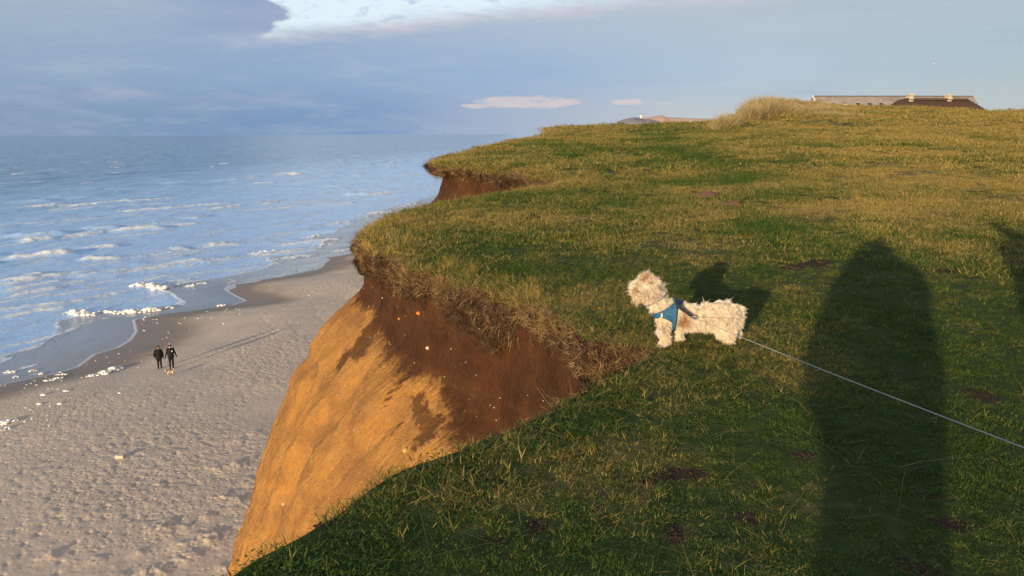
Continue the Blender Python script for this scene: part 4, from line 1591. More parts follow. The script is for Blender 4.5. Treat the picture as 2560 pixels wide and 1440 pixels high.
# ------------------------------------------------------------------ gull
gp = at_dist(2335, 159, 75)
gl_ = empty('gull', gp, math.radians(65), 'small white gull gliding in the sky high above the thatched house', 'bird')
M_gull = simple('white_feathers', (.80, .78, .78), .8, .05)
M_gullg = simple('grey_feathers', (.45, .46, .50), .8, .1)
solid('body', [((0, -.20, 0), .018, (0, -.08, 0), .055), ((0, -.08, 0), .055, (0, .08, 0), .055), ((0, .08, 0), .05, (0, .17, .015), .035), ((0, .17, .015), .03, (0, .24, .01), .008)], .012, M_gull, gl_, 2)
for s in (-1, 1):
    V, F = [], []
    st_ = [(0, .06, .09, .02), (.14, .10, .08, .075), (.30, .07, .065, .085), (.45, .0, .045, .05), (.58, -.09, .012, .0)]
    for xx, yc, hw2, zz in st_:
        for (yo, zo) in ((1, 0), (0, .012), (-1, 0), (0, -.006)):
            V.append((s * xx, yc - .05 + yo * hw2, zz + zo))
    for i in range(len(st_) - 1):
        for k in range(4):
            a, b = i * 4 + k, i * 4 + (k + 1) % 4
            F.append((a, b, b + 4, a + 4) if s > 0 else (a, a + 4, b + 4, b))
    mesh_np('wing', np.array(V), np.array(F), [M_gullg if s > 0 else M_gull], parent=gl_)
gl_.scale = (.55, .55, .55)


# ------------------------------------------------------------------ people
def hand(name, wrist, fwd, side, mat, parent, k=1.0, curl=.5):
    """palm, four unequal bent fingers and a thumb"""
    wv, f, s = Vector(wrist), Vector(fwd).normalized(), Vector(side).normalized()
    n = f.cross(s).normalized()
    caps = [(wv, .024 * k, wv + f * .05 * k, .028 * k), (wv + f * .03 * k - s * .018 * k, .022 * k, wv + f * .075 * k - s * .02 * k, .018 * k), (wv + f * .03 * k + s * .018 * k, .022 * k, wv + f * .075 * k + s * .02 * k, .018 * k)]
    for i, (o_, L_) in enumerate(((-.032, .062), (-.011, .078), (.011, .082), (.031, .070))):
        b = wv + f * .085 * k + s * o_ * k
        c1 = b + (f * math.cos(curl) + n * math.sin(curl)) * L_ * .5 * k
        c2 = c1 + (f * math.cos(curl * 2.2) + n * math.sin(curl * 2.2)) * L_ * .5 * k
        caps += [(b - f * .02 * k, .011 * k, b, .0095 * k), (b, .0095 * k, c1, .009 * k), (c1, .009 * k, c2, .0075 * k)]
    tb = wv + f * .025 * k + s * .03 * k
    t1 = tb + (s * .7 + f * .6 + n * .25).normalized() * .04 * k
    caps += [(tb, .014 * k, t1, .011 * k), (t1, .011 * k, t1 + (f * .9 + n * .4).normalized() * .03 * k, .009 * k)]
    return solid(name, caps, .0065 * k, mat, parent, 2, sub=1)


def person(loc, rz, label, H=1.72, arms=None, step=.12, group=None, jacket=(M_black, .98, .17), trousers=M_dark, skin=M_skin, head=None, vox=.02, sleeves=True, gloves=None):
    """facing local -Y; arms: two (elbow, wrist) pairs, left of picture first"""
    k = H / 1.72
    r = empty('person', loc, rz, label, 'person', group)
    hz_ = 1.60 * k
    arms = arms or [((-.30, .02, 1.14), (-.34, -.06, .88)), ((.30, .02, 1.14), (.34, -.06, .88))]
    sh = [(-.18 * k, 0, 1.42 * k), (.18 * k, 0, 1.42 * k)]
    feet = [(-.10 * k, -step, .08), (.10 * k, step, .08)]
    knees = [(-.10 * k, -step * .75 - .03, .48 * k), (.10 * k, step * .4 - .03, .48 * k)]
    hips = [(-.09 * k, 0, .90 * k), (.09 * k, 0, .90 * k)]
    caps = [((0, 0, .95 * k), (.15, .10, .12), (0, 0, 1.15 * k), (.135, .095, .12)), ((0, 0, 1.15 * k), (.135, .095, .12), (0, 0, 1.38 * k), (.17, .10, .10)),
            ((0, .01, 1.42 * k), .06, (0, -.005, 1.52 * k), .052),
            ((0, 0, hz_ + .015), (.073, .092, .10)), ((0, -.02, hz_ - .05), (.055, .065, .055)), ((0, -.098, hz_ - .005), (.014, .02, .022)),
            ((-.076, .0, hz_), (.012, .022, .03)), ((.076, .0, hz_), (.012, .022, .03))]
    for s in range(2):
        caps += [(sh[s], .062, arms[s][0], .046), (arms[s][0], .044, arms[s][1], .028),
                 (hips[s], .085, knees[s], .058), (knees[s], .056, (feet[s][0], feet[s][1] + .01, .12), .042)]
    solid('body', caps, vox, skin, r, 3)
    for s in (-1, 1):      # eyes
        v, f = caps_mesh([((s * .028, -.088, hz_ + .012), (.011, .008, .006))], 1)
        mesh_np('eye', v, f, [M_boot], parent=r)
    v, f = caps_mesh([((0, -.088, hz_ - .048), (.022, .008, .006))], 1)
    mesh_np('mouth', v, f, [M_red], parent=r)
    jm, jl, jr = jacket
    caps = [((0, 0, jl), (jr + .02, jr * .78, .06), (0, 0, 1.2 * k), (jr, jr * .74, .1)), ((0, 0, 1.2 * k), (jr, jr * .74, .1), (0, 0, 1.40 * k), (.20, .13, .085)), ((0, .01, 1.46 * k), (.09, .085, .05))]
    for s in range(2):
        e, wv = np.array(arms[s][0]), np.array(arms[s][1])
        caps += [(sh[s], .085, e, .068), (e, .066, e + (wv - e) * .92, .05)]
    if sleeves: solid('jacket', caps, vox, jm, r, 3)
    caps = []
    for s in range(2):
        caps += [((hips[s][0], 0, .95 * k), (.105, .115, .1), knees[s], .075), (knees[s], .073, (feet[s][0], feet[s][1] + .01, .13), .06)]
    solid('trousers', caps, vox, trousers, r, 3)
    for s in range(2):
        fx, fy, _ = feet[s]
        solid('boot', [((fx, fy + .03, .07), (.05, .06, .07), (fx, fy - .10, .045), (.045, .06, .045)), ((fx, fy + .02, .10), .05, (fx, fy + .02, .17), .05)], .014, M_boot, r, 2)
        wv, e = np.array(arms[s][1]), np.array(arms[s][0])
        hand('hand', wv, wv - e, (0, -1, 0) if abs((wv - e)[1]) < .2 else (1 - 2 * s, 0, 0), gloves or skin, r, 1.0)
    return r, hz_


bsurf = lambda x_, y_: float(beach_z(np.array([x_]), np.array([y_]))[0])


def on_beach(px, py):
    zc = -14.6
    for _ in range(6):
        q = hit_ground([px], [py], zc=zc)[0]
        zc = bsurf(q[0], q[1])
    return q[0], q[1], zc


wx, wy, wz = on_beach(400, 921)
face_cam = math.atan2(wx, -wy)
face = math.atan2(-wx, wy)       # rotate -Y towards the cliff top
r, hz_ = person((wx, wy, wz + .01), face * -1 * 0 + math.radians(28), 'person in a long black hooded coat with a red scarf walking on the sand', 1.62,
                arms=[((-.30, -.05, 1.05), (-.28, -.12, .92)), ((.27, .03, 1.05), (.30, -.02, .80))], step=.05, group='walkers on the beach', jacket=(M_black, .72, .235), gloves=M_boot)
k = 1.62 / 1.72
solid('hood', [((0, .03, hz_ + .03), (.105, .11, .13)), ((0, .06, hz_ - .08), (.11, .08, .08))], .016, M_black, r, 2)
v, f = [], []
bm = bmesh.new()
for i in range(22):
    a = math.pi * 2 * i / 22
    bmesh.ops.create_icosphere(bm, subdivisions=1, radius=.030, matrix=Matrix.Translation((math.sin(a) * .092, -.065 + .01 * math.cos(a), hz_ + .0 + math.cos(a) * .115)))
bm_obj('fur_trim', bm, M_tan, r, True)
solid('scarf', [((-.05, -.06, 1.42 * k), .04, (.05, -.06, 1.42 * k), .04), ((0, -.10, 1.40 * k), .035, (0, -.10, 1.32 * k), .03)], .016, M_red, r, 2)
stick = tube('walking_stick', [(-.28, -.13, .90), (-.50, -.16, 1.12), (-.82, -.2, 1.10)], [.014, .012, .010], M_boot)
stick.matrix_world = r.matrix_basis.copy() if False else Matrix.LocRotScale(Vector((wx, wy, wz + .01)), Euler((0, 0, math.radians(28))), None)
tag(stick, 'thin dark stick held out sideways by the walker in the hooded coat', 'stick')

wx, wy, wz = on_beach(430, 922)
r, hz_ = person((wx, wy, wz + .01), math.radians(28), 'person in a black jacket and dark red bobble hat walking on the sand', 1.76,
                arms=[((-.30, .0, 1.14), (-.36, -.06, .88)), ((.30, .0, 1.14), (.37, -.04, .88))], step=.10, group='walkers on the beach', jacket=(M_black, .86, .225), gloves=M_boot)
k = 1.76 / 1.72
solid('hat', [((0, .015, hz_ + .055), (.098, .11, .085)), ((0, .03, hz_ - .01), (.095, .085, .06))], .014, M_red, r, 2)
solid('bobble', [((0, .01, hz_ + .17), .042)], .012, M_white, r, 1)
bm = bmesh.new()
prism_box(bm, (.045, -.172, 1.24 * k), (.125, -.150, 1.32 * k))
bm_obj('badge', bm, M_white, r)
for s in (-1, 1):
    tube('sleeve_stripe', [(s * .245, -.03, 1.44 * k), (s * .36, -.05, 1.15 * k), (s * .42, -.09, .93)], .006, M_white, r, 6)

# the small dog at the walkers' feet
M_pup = simple('white_and_brown_coat', (.70, .60, .46), .95, .3, 9, col2=(.30, .15, .06))
M_pupb = simple('brown_patch_coat', (.16, .08, .035), .95, .4)
px_, py_, pz_ = on_beach(427, 937)
pd = empty('small_dog', (px_, py_, pz_ - .005), math.radians(15), 'tiny white and brown dog trotting on the sand in front of the walkers', 'dog')
solid('body', [((-.16, 0, .22), .075, (.16, .0, .23), .08), ((-.20, 0, .26), .055, (-.27, -.02, .34), .05), ((-.29, -.03, .37), .062), ((-.32, -.05, .355), .035, (-.39, -.07, .33), .022),
               ((-.15, -.05, .18), .036, (-.17, -.06, .10), .024), ((-.17, -.06, .10), .024, (-.18, -.06, .02), .022), ((-.13, .05, .18), .036, (-.10, .06, .10), .024), ((-.10, .06, .10), .024, (-.13, .06, .02), .022),
               ((.15, -.05, .19), .05, (.13, -.06, .13), .032), ((.13, -.06, .13), .03, (.20, -.06, .10), .02), ((.20, -.06, .10), .02, (.18, -.06, .02), .02), ((.15, .05, .19), .05, (.18, .06, .12), .03), ((.18, .06, .12), .03, (.24, .06, .09), .02), ((.24, .06, .09), .02, (.22, .06, .02), .02),
               ((.20, 0, .28), .028, (.26, 0, .38), .024), ((.26, 0, .38), .024, (.22, 0, .45), .022), ((.22, 0, .45), .022, (.15, 0, .44), .018)], .012, M_pup, pd, 3)
for s in (-1, 1): solid('ear', [((-.27, s * .05, .41), .020, (-.26, s * .075, .35), .024)], .009, M_pupb, pd, 1)
solid('saddle_patch', [((0, 0, .245), (.09, .078, .075))], .014, M_pupb, pd, 1)
solid('nose', [((-.405, -.075, .335), .014)], .006, M_boot, pd, 1)
print('people', time.time() - T0)

# ------------------------------------------------------------------ the dog
fr = hit_ground([1669], [860], func=ground_z)[0]
hd = hit_ground([1848], [853], func=ground_z)[0]
fr[2] = float(ground_z(fr[0:1], fr[1:2])[0])
hd[2] = float(ground_z(hd[0:1], hd[1:2])[0])
drz = math.atan2(hd[1] - fr[1], hd[0] - fr[0])
dlen = np.linalg.norm((hd - fr)[:2])
tilt = math.atan2(hd[2] - fr[2], dlen)
print('dog', fr, hd, dlen, math.degrees(tilt))
DS = float(np.linalg.norm(fr - np.array([0, 0, EYE]))) / FPX     # metres per photo pixel at the dog
K = DS / .0032
dog = empty('dog', fr, drz, 'fluffy cream dog in a blue harness standing at the cliff edge looking out to sea', 'dog')
dog.rotation_euler = (0, -tilt, drz)
dog.scale = (K, K, K)
DM = Matrix.LocRotScale(Vector(fr), Euler((0, -tilt, drz)), Vector((K, K, K)))
M_dogskin = simple('cream_undercoat', (.60, .47, .33), .95, .15, 30)

dog_caps = [
    ((.50, 0, .215), (.100, .105, .105), (.30, 0, .212), (.09, .092, .096)),
    ((.30, 0, .212), (.09, .092, .096), (.09, 0, .225), (.09, .096, .104)),
    ((.09, 0, .240), .094, (.00, 0, .255), .085),
    ((.00, 0, .27), .080, (-.075, 0, .36), .068),
    ((-.075, 0, .36), .066, (-.125, .005, .43), .080),
    ((-.138, .01, .455), (.098, .098, .092)),
    ((-.17, .06, .44), .055, (-.205, .145, .425), .036),
    # front legs
    ((-.015, -.055, .215), .058, (-.035, -.065, .12), .042), ((-.035, -.065, .12), .041, (-.018, -.06, .035), .033), ((-.018, -.06, .028), (.034, .03, .024), (-.04, -.062, .02), (.032, .028, .020)),
    ((.05, .055, .205), .056, (.075, .06, .11), .040), ((.075, .06, .11), .040, (.095, .06, .035), .034), ((.095, .06, .028), (.034, .03, .024), (.07, .062, .02), (.032, .028, .020)),
    # hind legs: thigh, knee forward, hock back, short shank
    ((.50, -.055, .19), (.09, .055, .085), (.455, -.065, .115), .052), ((.455, -.065, .115), .050, (.53, -.066, .075), .036), ((.53, -.066, .075), .034, (.515, -.066, .03), .031), ((.515, -.066, .025), .030, (.49, -.068, .02), .026),
    ((.53, .055, .19), (.085, .055, .085), (.50, .065, .12), .050), ((.50, .065, .12), .048, (.595, .066, .085), .034), ((.595, .066, .085), .033, (.585, .066, .03), .031), ((.585, .066, .025), .030, (.56, .068, .02), .026),
    # tail stump
    ((.575, 0, .25), .030, (.612, -.01, .275), .018), ((.42, 0, .285), (.07, .06, .045)),
    # drop ears
    ((-.215, -.03, .455), (.028, .05, .035), (-.222, -.035, .40), (.020, .042, .035)),
    ((-.06, .05, .455), (.028, .05, .035), (-.05, .05, .40), (.020, .042, .035)),
]
def _sx(p):
    x_, y_, z_ = p
    return (x_ if x_ < .1 else .1 + (x_ - .1) * .88, y_, z_ - .012 * max(0, min(1, (x_ - .2) / .2)))


dog_caps = [((_sx(c[0]), c[1]) if len(c) == 2 else (_sx(c[0]), c[1], _sx(c[2]), c[3])) for c in dog_caps]
dbody = solid('body', dog_caps, .009, M_dogskin, dog, 5)
dme = dbody.data
dn = len(dme.vertices)
dco = np.empty(dn * 3, np.float32)
dme.vertices.foreach_get('co', dco)
dco = dco.reshape(-1, 3)
dme.calc_loop_triangles()
tri = np.empty(len(dme.loop_triangles) * 3, np.int32)
dme.loop_triangles.foreach_get('vertices', tri)
tri = tri.reshape(-1, 3)
dbvh = BVHTree.FromPolygons([Vector(v) for v in dco.tolist()], tri.tolist())

FURO = .026
P1c, P1n = np.array([-.012, 0, .285]), np.array([-.075, 0, .145])      # harness neck ring
P1n /= np.linalg.norm(P1n)
P2c, P2n = np.array([.052, 0, .215]), np.array([.99, 0, -.12])         # harness girth
P2n /= np.linalg.norm(P2n)
P3c, P3n = np.array([-.080, 0, .362]), np.array([-.50, 0, .86])        # collar
P3n /= np.linalg.norm(P3n)


def band(name, c, n, w, off, mat, parent, amax=math.pi, amin=-math.pi, seg=40, thick=.004):
    """a strap lying round the coat in the plane through c with normal n"""
    c, n = Vector(c), Vector(n).normalized()
    yv = Vector((0, -1, 0))
    xv = n.cross(yv).normalized()
    V = []
    angs = np.linspace(amin, amax, seg)
    for a in angs:
        dv = (xv * math.cos(a) + yv * math.sin(a)).normalized()
        pts_ = []
        for s in (-1, 1):
            o_ = c + n * (w * .5 * s)
            h = dbvh.ray_cast(o_ + dv * .45, -dv)
            rr__ = .45 - h[3] if h[0] is not None else .09
            rr__ = min(rr__, .135)
            pts_.append(o_ + dv * (rr__ + off))
        V += [pts_[0], pts_[1], pts_[1] - dv * thick, pts_[0] - dv * thick]
    F = []
    for i in range(len(angs) - 1):
        for k in range(4):
            a, b = i * 4 + k, i * 4 + (k + 1) % 4
            F.append((a, b, b + 4, a + 4))
    return mesh_np(name, np.array([v[:] for v in V]), np.array(F), [mat], parent=parent)


M_blue = simple('blue_harness_webbing', (.03, .125, .24), .75, .35, 90, bump=.5, bdist=.002)
M_navy = simple('navy_clip_webbing', (.018, .022, .05), .6, .3, 60)
M_collar = simple('grey_beaded_collar', (.10, .10, .13), .5, .6, 120, col2=(.35, .35, .38))
M_steel = simple('steel_ring', (.45, .45, .47), .3, .1, metal=1, bump=0)
M_label = simple('pale_label', (.60, .52, .50), .8, .1)
band('neck_strap', P1c, P1n, .034, FURO + .004, M_blue, dog)
band('girth_strap', P2c, P2n, .026, FURO + .005, M_blue, dog)
band('collar', P3c, P3n, .010, FURO + .004, M_collar, dog)
# side panel between both straps (the one towards the camera and its twin)
for s in (-1, 1):
    T = [np.array([-.075, .245]), np.array([.060, .335]), np.array([.050, .125])]
    n = 12
    V, idx_ = [], {}
    for i in range(n + 1):
        for j in range(n + 1 - i):
            u, v_ = i / n, j / n
            p2 = T[0] * (1 - u - v_) + T[1] * u + T[2] * v_
            # concave lower front edge, over the top of the leg
            p2 = p2 + np.array([.030, .025]) * 4 * v_ * (1 - u - v_) * (1 - u)
            h = dbvh.ray_cast(Vector((p2[0], s * .5, p2[1])), Vector((0, -s, 0)))
            yy = h[0][1] if h[0] is not None else s * .06
            idx_[i, j] = len(V)
            V.append((p2[0], yy + s * (FURO + .006), p2[1]))
    m_ = len(V)
    V += [(a, b - s * .004, c_) for a, b, c_ in V]
    F = []
    for i in range(n):
        for j in range(n - i):
            f = (idx_[i, j], idx_[i + 1, j], idx_[i, j + 1])
            F += [f, tuple(q + m_ for q in f[::-1])]
            if i + j < n - 1:
                f = (idx_[i + 1, j], idx_[i + 1, j + 1], idx_[i, j + 1])
                F += [f, tuple(q + m_ for q in f[::-1])]
    bd_ = [idx_[i, 0] for i in range(n + 1)] + [idx_[n - k, k] for k in range(1, n + 1)] + [idx_[0, n - k] for k in range(1, n)]
    for k in range(len(bd_)):
        a, b = bd_[k], bd_[(k + 1) % len(bd_)]
        F += [(a, b, b + m_), (a, b + m_, a + m_)]
    mesh_np('chest_panel', np.array(V), np.array(F), [M_blue], parent=dog)
bm = bmesh.new()
bmesh.ops.create_cube(bm, size=1, matrix=Matrix.Translation((-.046, -.128, .262)) @ Matrix.Rotation(.2, 4, 'Y') @ Matrix.Diagonal((.012, .012, .034, 1)))
bm_obj('label_tab', bm, M_label, dog)

# fur: curved flat locks in clumps, over the whole skin
N_F = 42000
v0, v1, v2 = dco[tri[:, 0]], dco[tri[:, 1]], dco[tri[:, 2]]
cr = np.cross(v1 - v0, v2 - v0)
ar = np.linalg.norm(cr, axis=1)
nt_ = cr / (ar[:, None] + 1e-12)
g = np.random.default_rng(11)
fi = g.choice(len(tri), N_F, p=ar / ar.sum())
a, b = g.uniform(0, 1, N_F), g.uniform(0, 1, N_F)
fl = a + b > 1
a[fl], b[fl] = 1 - a[fl], 1 - b[fl]
R0 = v0[fi] + (v1 - v0)[fi] * a[:, None] + (v2 - v0)[fi] * b[:, None]
Nn = nt_[fi]
X, Y, Z = R0.T
head = sstep(Z, .36, .42) * (X < .02)
legs = sstep(-Z, -.15, -.10)
body_ = (1 - head) * (1 - legs)
# lie of the coat: back and down on the body, outward on the crown, down on the legs
flow = np.stack([body_ * .55, 0 * X, -.45 * body_ - .8 * legs - .05 * head], 1)
flow[:, 1] += body_ * np.sign(Y) * .1
F3 = lambda s_, q: fbm(X * q, Y * q, Z * q, 2, s_)
cur = np.stack([F3(401, 26), F3(402, 26), F3(403, 26)], 1)
cur2 = np.stack([F3(404, 48), F3(405, 48), F3(406, 48)], 1)
dr = Nn * .7 + flow + cur * 1.35 + g.normal(0, .14, (N_F, 3))
dr /= np.linalg.norm(dr, axis=1)[:, None]
ln = (.038 + .014 * F3(407, 14)) * (1 + .15 * head) * (1 - .25 * legs)
ln = ln * g.uniform(.75, 1.2, N_F)
ruff = (X > .45) & (Z > .1)
ln[ruff] *= 1.2
long_ = g.uniform(0, 1, N_F) < .015
ln[long_ & (Z > .25)] *= 1.6
for c_, n_, w_ in ((P1c, P1n, .034), (P2c, P2n, .03), (P3c, P3n, .012)):
    dist = np.abs((R0 - c_) @ n_)
    if n_ is P2n: reg = (Z > .08) & (X < .12)
    else: reg = (X < .12) & (Z > .2)
    ln[(dist < w_ * .75) & reg] *= .35
# keep the coat flat under the panel
inpan = (X > -.05) & (X < .055) & (Z < .26 + (X + .07) * .5) & (Z > .235 - (X + .07) * .8) & (np.abs(Y) > .05)
ln[inpan] *= .35
wd = g.uniform(.0030, .0058, N_F)
side = np.cross(dr, g.normal(0, 1, (N_F, 3)))
side /= np.linalg.norm(side, axis=1)[:, None]
bend = cur2 * 1.2 + np.stack([0 * X, 0 * X, -.35 * np.ones(N_F)], 1)
K4 = 4
V = np.zeros((N_F, 2 * K4 - 1, 3))
for k in range(K4):
    t = k / (K4 - 1)
    c_ = R0 - Nn * .004 + dr * (ln * t)[:, None] + bend * (ln * .55 * t * t)[:, None]
    wk = (wd * (1 - t * .75))[:, None]
    if k < K4 - 1:
        V[:, 2 * k] = c_ - side * wk / 2
        V[:, 2 * k + 1] = c_ + side * wk / 2
    else:
        V[:, 2 * k] = c_
nv1 = 2 * K4 - 1
base = np.arange(N_F)[:, None] * nv1
F = []
for k in range(K4 - 2):
    F.append(base + np.array([2 * k, 2 * k + 1, 2 * k + 3]))
    F.append(base + np.array([2 * k, 2 * k + 3, 2 * k + 2]))
F.append(base + np.array([2 * K4 - 4, 2 * K4 - 3, 2 * K4 - 2]))
F = np.concatenate(F)
m_fur, nt, p = new_mat('cream_curly_fur')
tn = nt.attr('tan')
rv = nt.attr('lock')
c = nt.mix(rv, (.74, .63, .50, 1), (.90, .83, .72, 1))
c = nt.mix(tn, c, nt.mix(rv, (.40, .20, .075, 1), (.62, .37, .17, 1)))
nt.link(c, p.inputs['Base Color'])
p.inputs['Roughness'].default_value = .7
p.inputs['Specular IOR Level'].default_value = .15
tr = nt.node('ShaderNodeBsdfTranslucent')
nt.link(c, tr.inputs[0])
mx = nt.node('ShaderNodeMixShader')
mx.inputs[0].default_value = .3
nt.link(p.outputs[0], mx.inputs[1])
nt.link(tr.outputs[0], mx.inputs[2])
nt.link(mx.outputs[0], [n for n in nt.n if n.type == 'OUTPUT_MATERIAL'][0].inputs[0])
fur = mesh_np('fur', V.reshape(-1, 3), F, [m_fur], smooth=False, parent=dog)
fur['kind'] = 'stuff'


def spot(c_, r_, pw=1.0):
    return np.clip(1.25 - np.linalg.norm((R0 - np.array(c_)) / np.array(r_), axis=1), 0, 1) * pw


tanv = np.maximum.reduce([spot((.115, -.09, .215), (.055, .06, .06), 1.0), spot((-.135, -.02, .53), (.06, .07, .05), .85), spot((-.215, -.03, .42), (.04, .06, .06), .9), spot((.10, -.1, .165), (.03, .05, .04), .7)])
tanv = np.clip(tanv + .12 * F3(411, 10) - .04, 0, 1)
fattr(fur, 'tan', np.repeat(tanv, nv1))
fattr(fur, 'lock', np.repeat(g.uniform(0, 1, N_F), nv1))
print('fur', time.time() - T0)

# ------------------------------------------------------------------ leash, from the harness ring to the hand out of the picture
def on_ray_dist(px, py, t):
    return np.array([0, 0, EYE]) + rays(px, py) * t


D0 = np.array((DM @ Vector((.075, -.005, .352)))[:])
# the clip hangs in front of the flank
dist_k = float(np.linalg.norm(np.array((DM @ Vector((.21, -.15, .25)))[:]) - np.array([0, 0, EYE])))
Kp = on_ray_dist(1734, 794, dist_k)
nrmp = np.cross(rays(1734, 794), rays(2560, 1108))
Hy, Hz = .30, .97
Hx = -(nrmp[1] * Hy + nrmp[2] * (Hz - EYE)) / nrmp[0]
Hp = np.array([Hx, Hy, Hz])
print('leash hand', Hp)
leash = empty('leash', D0, 0, 'long thin pale leash line running right from the blue dog harness', 'leash')
M_line = simple('pale_cord', (.42, .41, .38), .7, .2, 200)
M_cord = simple('dark_braided_cord', (.008, .008, .014), .8, .6, 160, col2=(.05, .05, .06))
L0 = lambda q: Vector(np.asarray(q, float) - D0)
c1 = on_ray_dist(1697, 768, float(np.linalg.norm(D0 - np.array([0, 0, EYE]))) - .13)
tube('clip', [L0(D0), L0(D0 * .5 + c1 * .5 + (0, 0, .01)), L0(c1)], [.008, .016, .015], M_navy, leash, 8)
bun = [L0(c1 + (Kp - c1) * t) for t in np.linspace(0, 1, 18)]
tube('braided_lead', bun, [.0125 - .003 * (i % 2) for i in range(18)], M_cord, leash, 8)
bm = bmesh.new()
ringc = L0(Kp)
for i in range(20):
    a0_, a1_ = 2 * math.pi * i / 20, 2 * math.pi * (i + 1) / 20
    bmesh.ops.create_icosphere(bm, subdivisions=1, radius=.005, matrix=Matrix.Translation(ringc + Vector((math.cos(a0_) * .014, -.01, math.sin(a0_) * .014))))
bm_obj('ring', bm, M_steel, leash, True)
npt = 40
lp = []
for i in range(npt + 1):
    t = i / npt
    q = Kp + (Hp - Kp) * t
    q[2] -= .015 * math.sin(math.pi * t)
    lp.append(L0(q))
tube('cord', lp, .0022, M_line, leash, 6)

# ------------------------------------------------------------------ the two people behind the camera whose shadows fall on the grass
g0 = float(ground_z(np.array([.06]), np.array([-.33]))[0])
r, hz_ = person((-.06, -.36, g0), math.pi + SUN_AZ_TO * 0, 'person in a wide dark cape, unseen and shaped for its shadow, holding up a phone with both hands', 1.68,
                arms=[((-.34, -.10, 1.18), (-.12, -.27, 1.50)), ((.34, -.10, 1.18), (.12, -.27, 1.50))], step=.02, jacket=(M_black, .90, .18))
k = 1.68 / 1.72
solid('cap', [((0, .01, hz_ + .045), (.080, .10, .068)), ((0, .0, hz_ + .10), (.04, .05, .025))], .014, M_black, r, 2)
# unseen cape shaped for its shadow: wide over the elbows, narrowing to the shins
bm = bmesh.new()
prof = [(1.68, .05, .05), (1.62, .09, .09), (1.55, .12, .13), (1.48, .17, .23), (1.42, .27, .27), (1.33, .43, .33), (1.22, .45, .42), (1.13, .43, .44), (1.04, .41, .42), (.92, .42, .46), (.80, .41, .45), (.71, .37, .39), (.64, .34, .30), (.58, .31, .24), (.52, .28, .20), (.44, .27, .19), (.36, .26, .18)]
rings = []
ca_, sa_ = math.cos(-SUN_AZ_TO), math.sin(-SUN_AZ_TO)
for z_, rr_w, rl_w in prof:
    rg = []
    for i in range(48):
        a = 2 * math.pi * i / 48
        w_ = 1 + .03 * math.sin(a * 7 + z_ * 2) * (1.5 - z_)
        lx_ = math.cos(a) * (rl_w if math.cos(a) > 0 else rr_w) * w_
        ly_ = .01 + math.sin(a) * min(.21, .09 + (1.68 - z_) * .4) * w_
        # the width of the cape is set square to the sun
        rg.append(bm.verts.new((lx_ * ca_ - ly_ * sa_, lx_ * sa_ + ly_ * ca_, z_ + .012 * math.sin(a * 5))))
    rings.append(rg)
for i in range(len(rings) - 1):
    for j in range(48):
        bm.faces.new((rings[i][j], rings[i][(j + 1) % 48], rings[i + 1][(j + 1) % 48], rings[i + 1][j]))
cape = bm_obj('shadow_cape', bm, M_shadow_cape, r, True)
sm = cape.modifiers.new('thickness', 'SOLIDIFY')
sm.thickness = .006
ph = empty('phone', (0.0, -.03, EYE), 0, 'dark phone held up in both hands behind the viewpoint', 'phone')
bm = bmesh.new()
prism_box(bm, (-.078, -.004, -.038), (.078, .004, .038))
b_ = bm_obj('case', bm, M_boot, ph)
bm = bmesh.new()
prism_box(bm, (-.074, -.0055, -.035), (.074, -.0042, .035))
bm_obj('screen', bm, M_phone, ph)
ph.rotation_euler = (-PITCH, 0, 0)

g1 = float(ground_z(np.array([1.92]), np.array([.35]))[0])
px_l = Hp
cx, cy = 1.92, .25
r, hz_ = person((cx, cy, g1), math.pi, 'person in a dark jacket and woollen hat holding the end of the leash', 1.80,
                arms=[((-.30, .02, 1.14), (-.33, -.08, .90)), ((.29, .0, 1.16), (cx - Hp[0] - .02, -(Hp[1] - cy) - .01, Hp[2] - g1 + .02))], step=.05, jacket=(M_black, .80, .26), gloves=M_boot)
solid('hat', [((.03, .01, hz_ + .06), (.09, .105, .09)), ((.02, .02, hz_ + .0), (.09, .08, .05)), ((.05, 0, hz_ + .12), (.03, .03, .03))], .014, M_red, r, 2)
solid('hood', [((-.05, .08, hz_ - .05), .12, (-.16, .04, hz_ - .17), .13)], .016, M_black, r, 2)  # unseen lump added to widen the shoulder in the cast shadow
print('watchers', time.time() - T0)

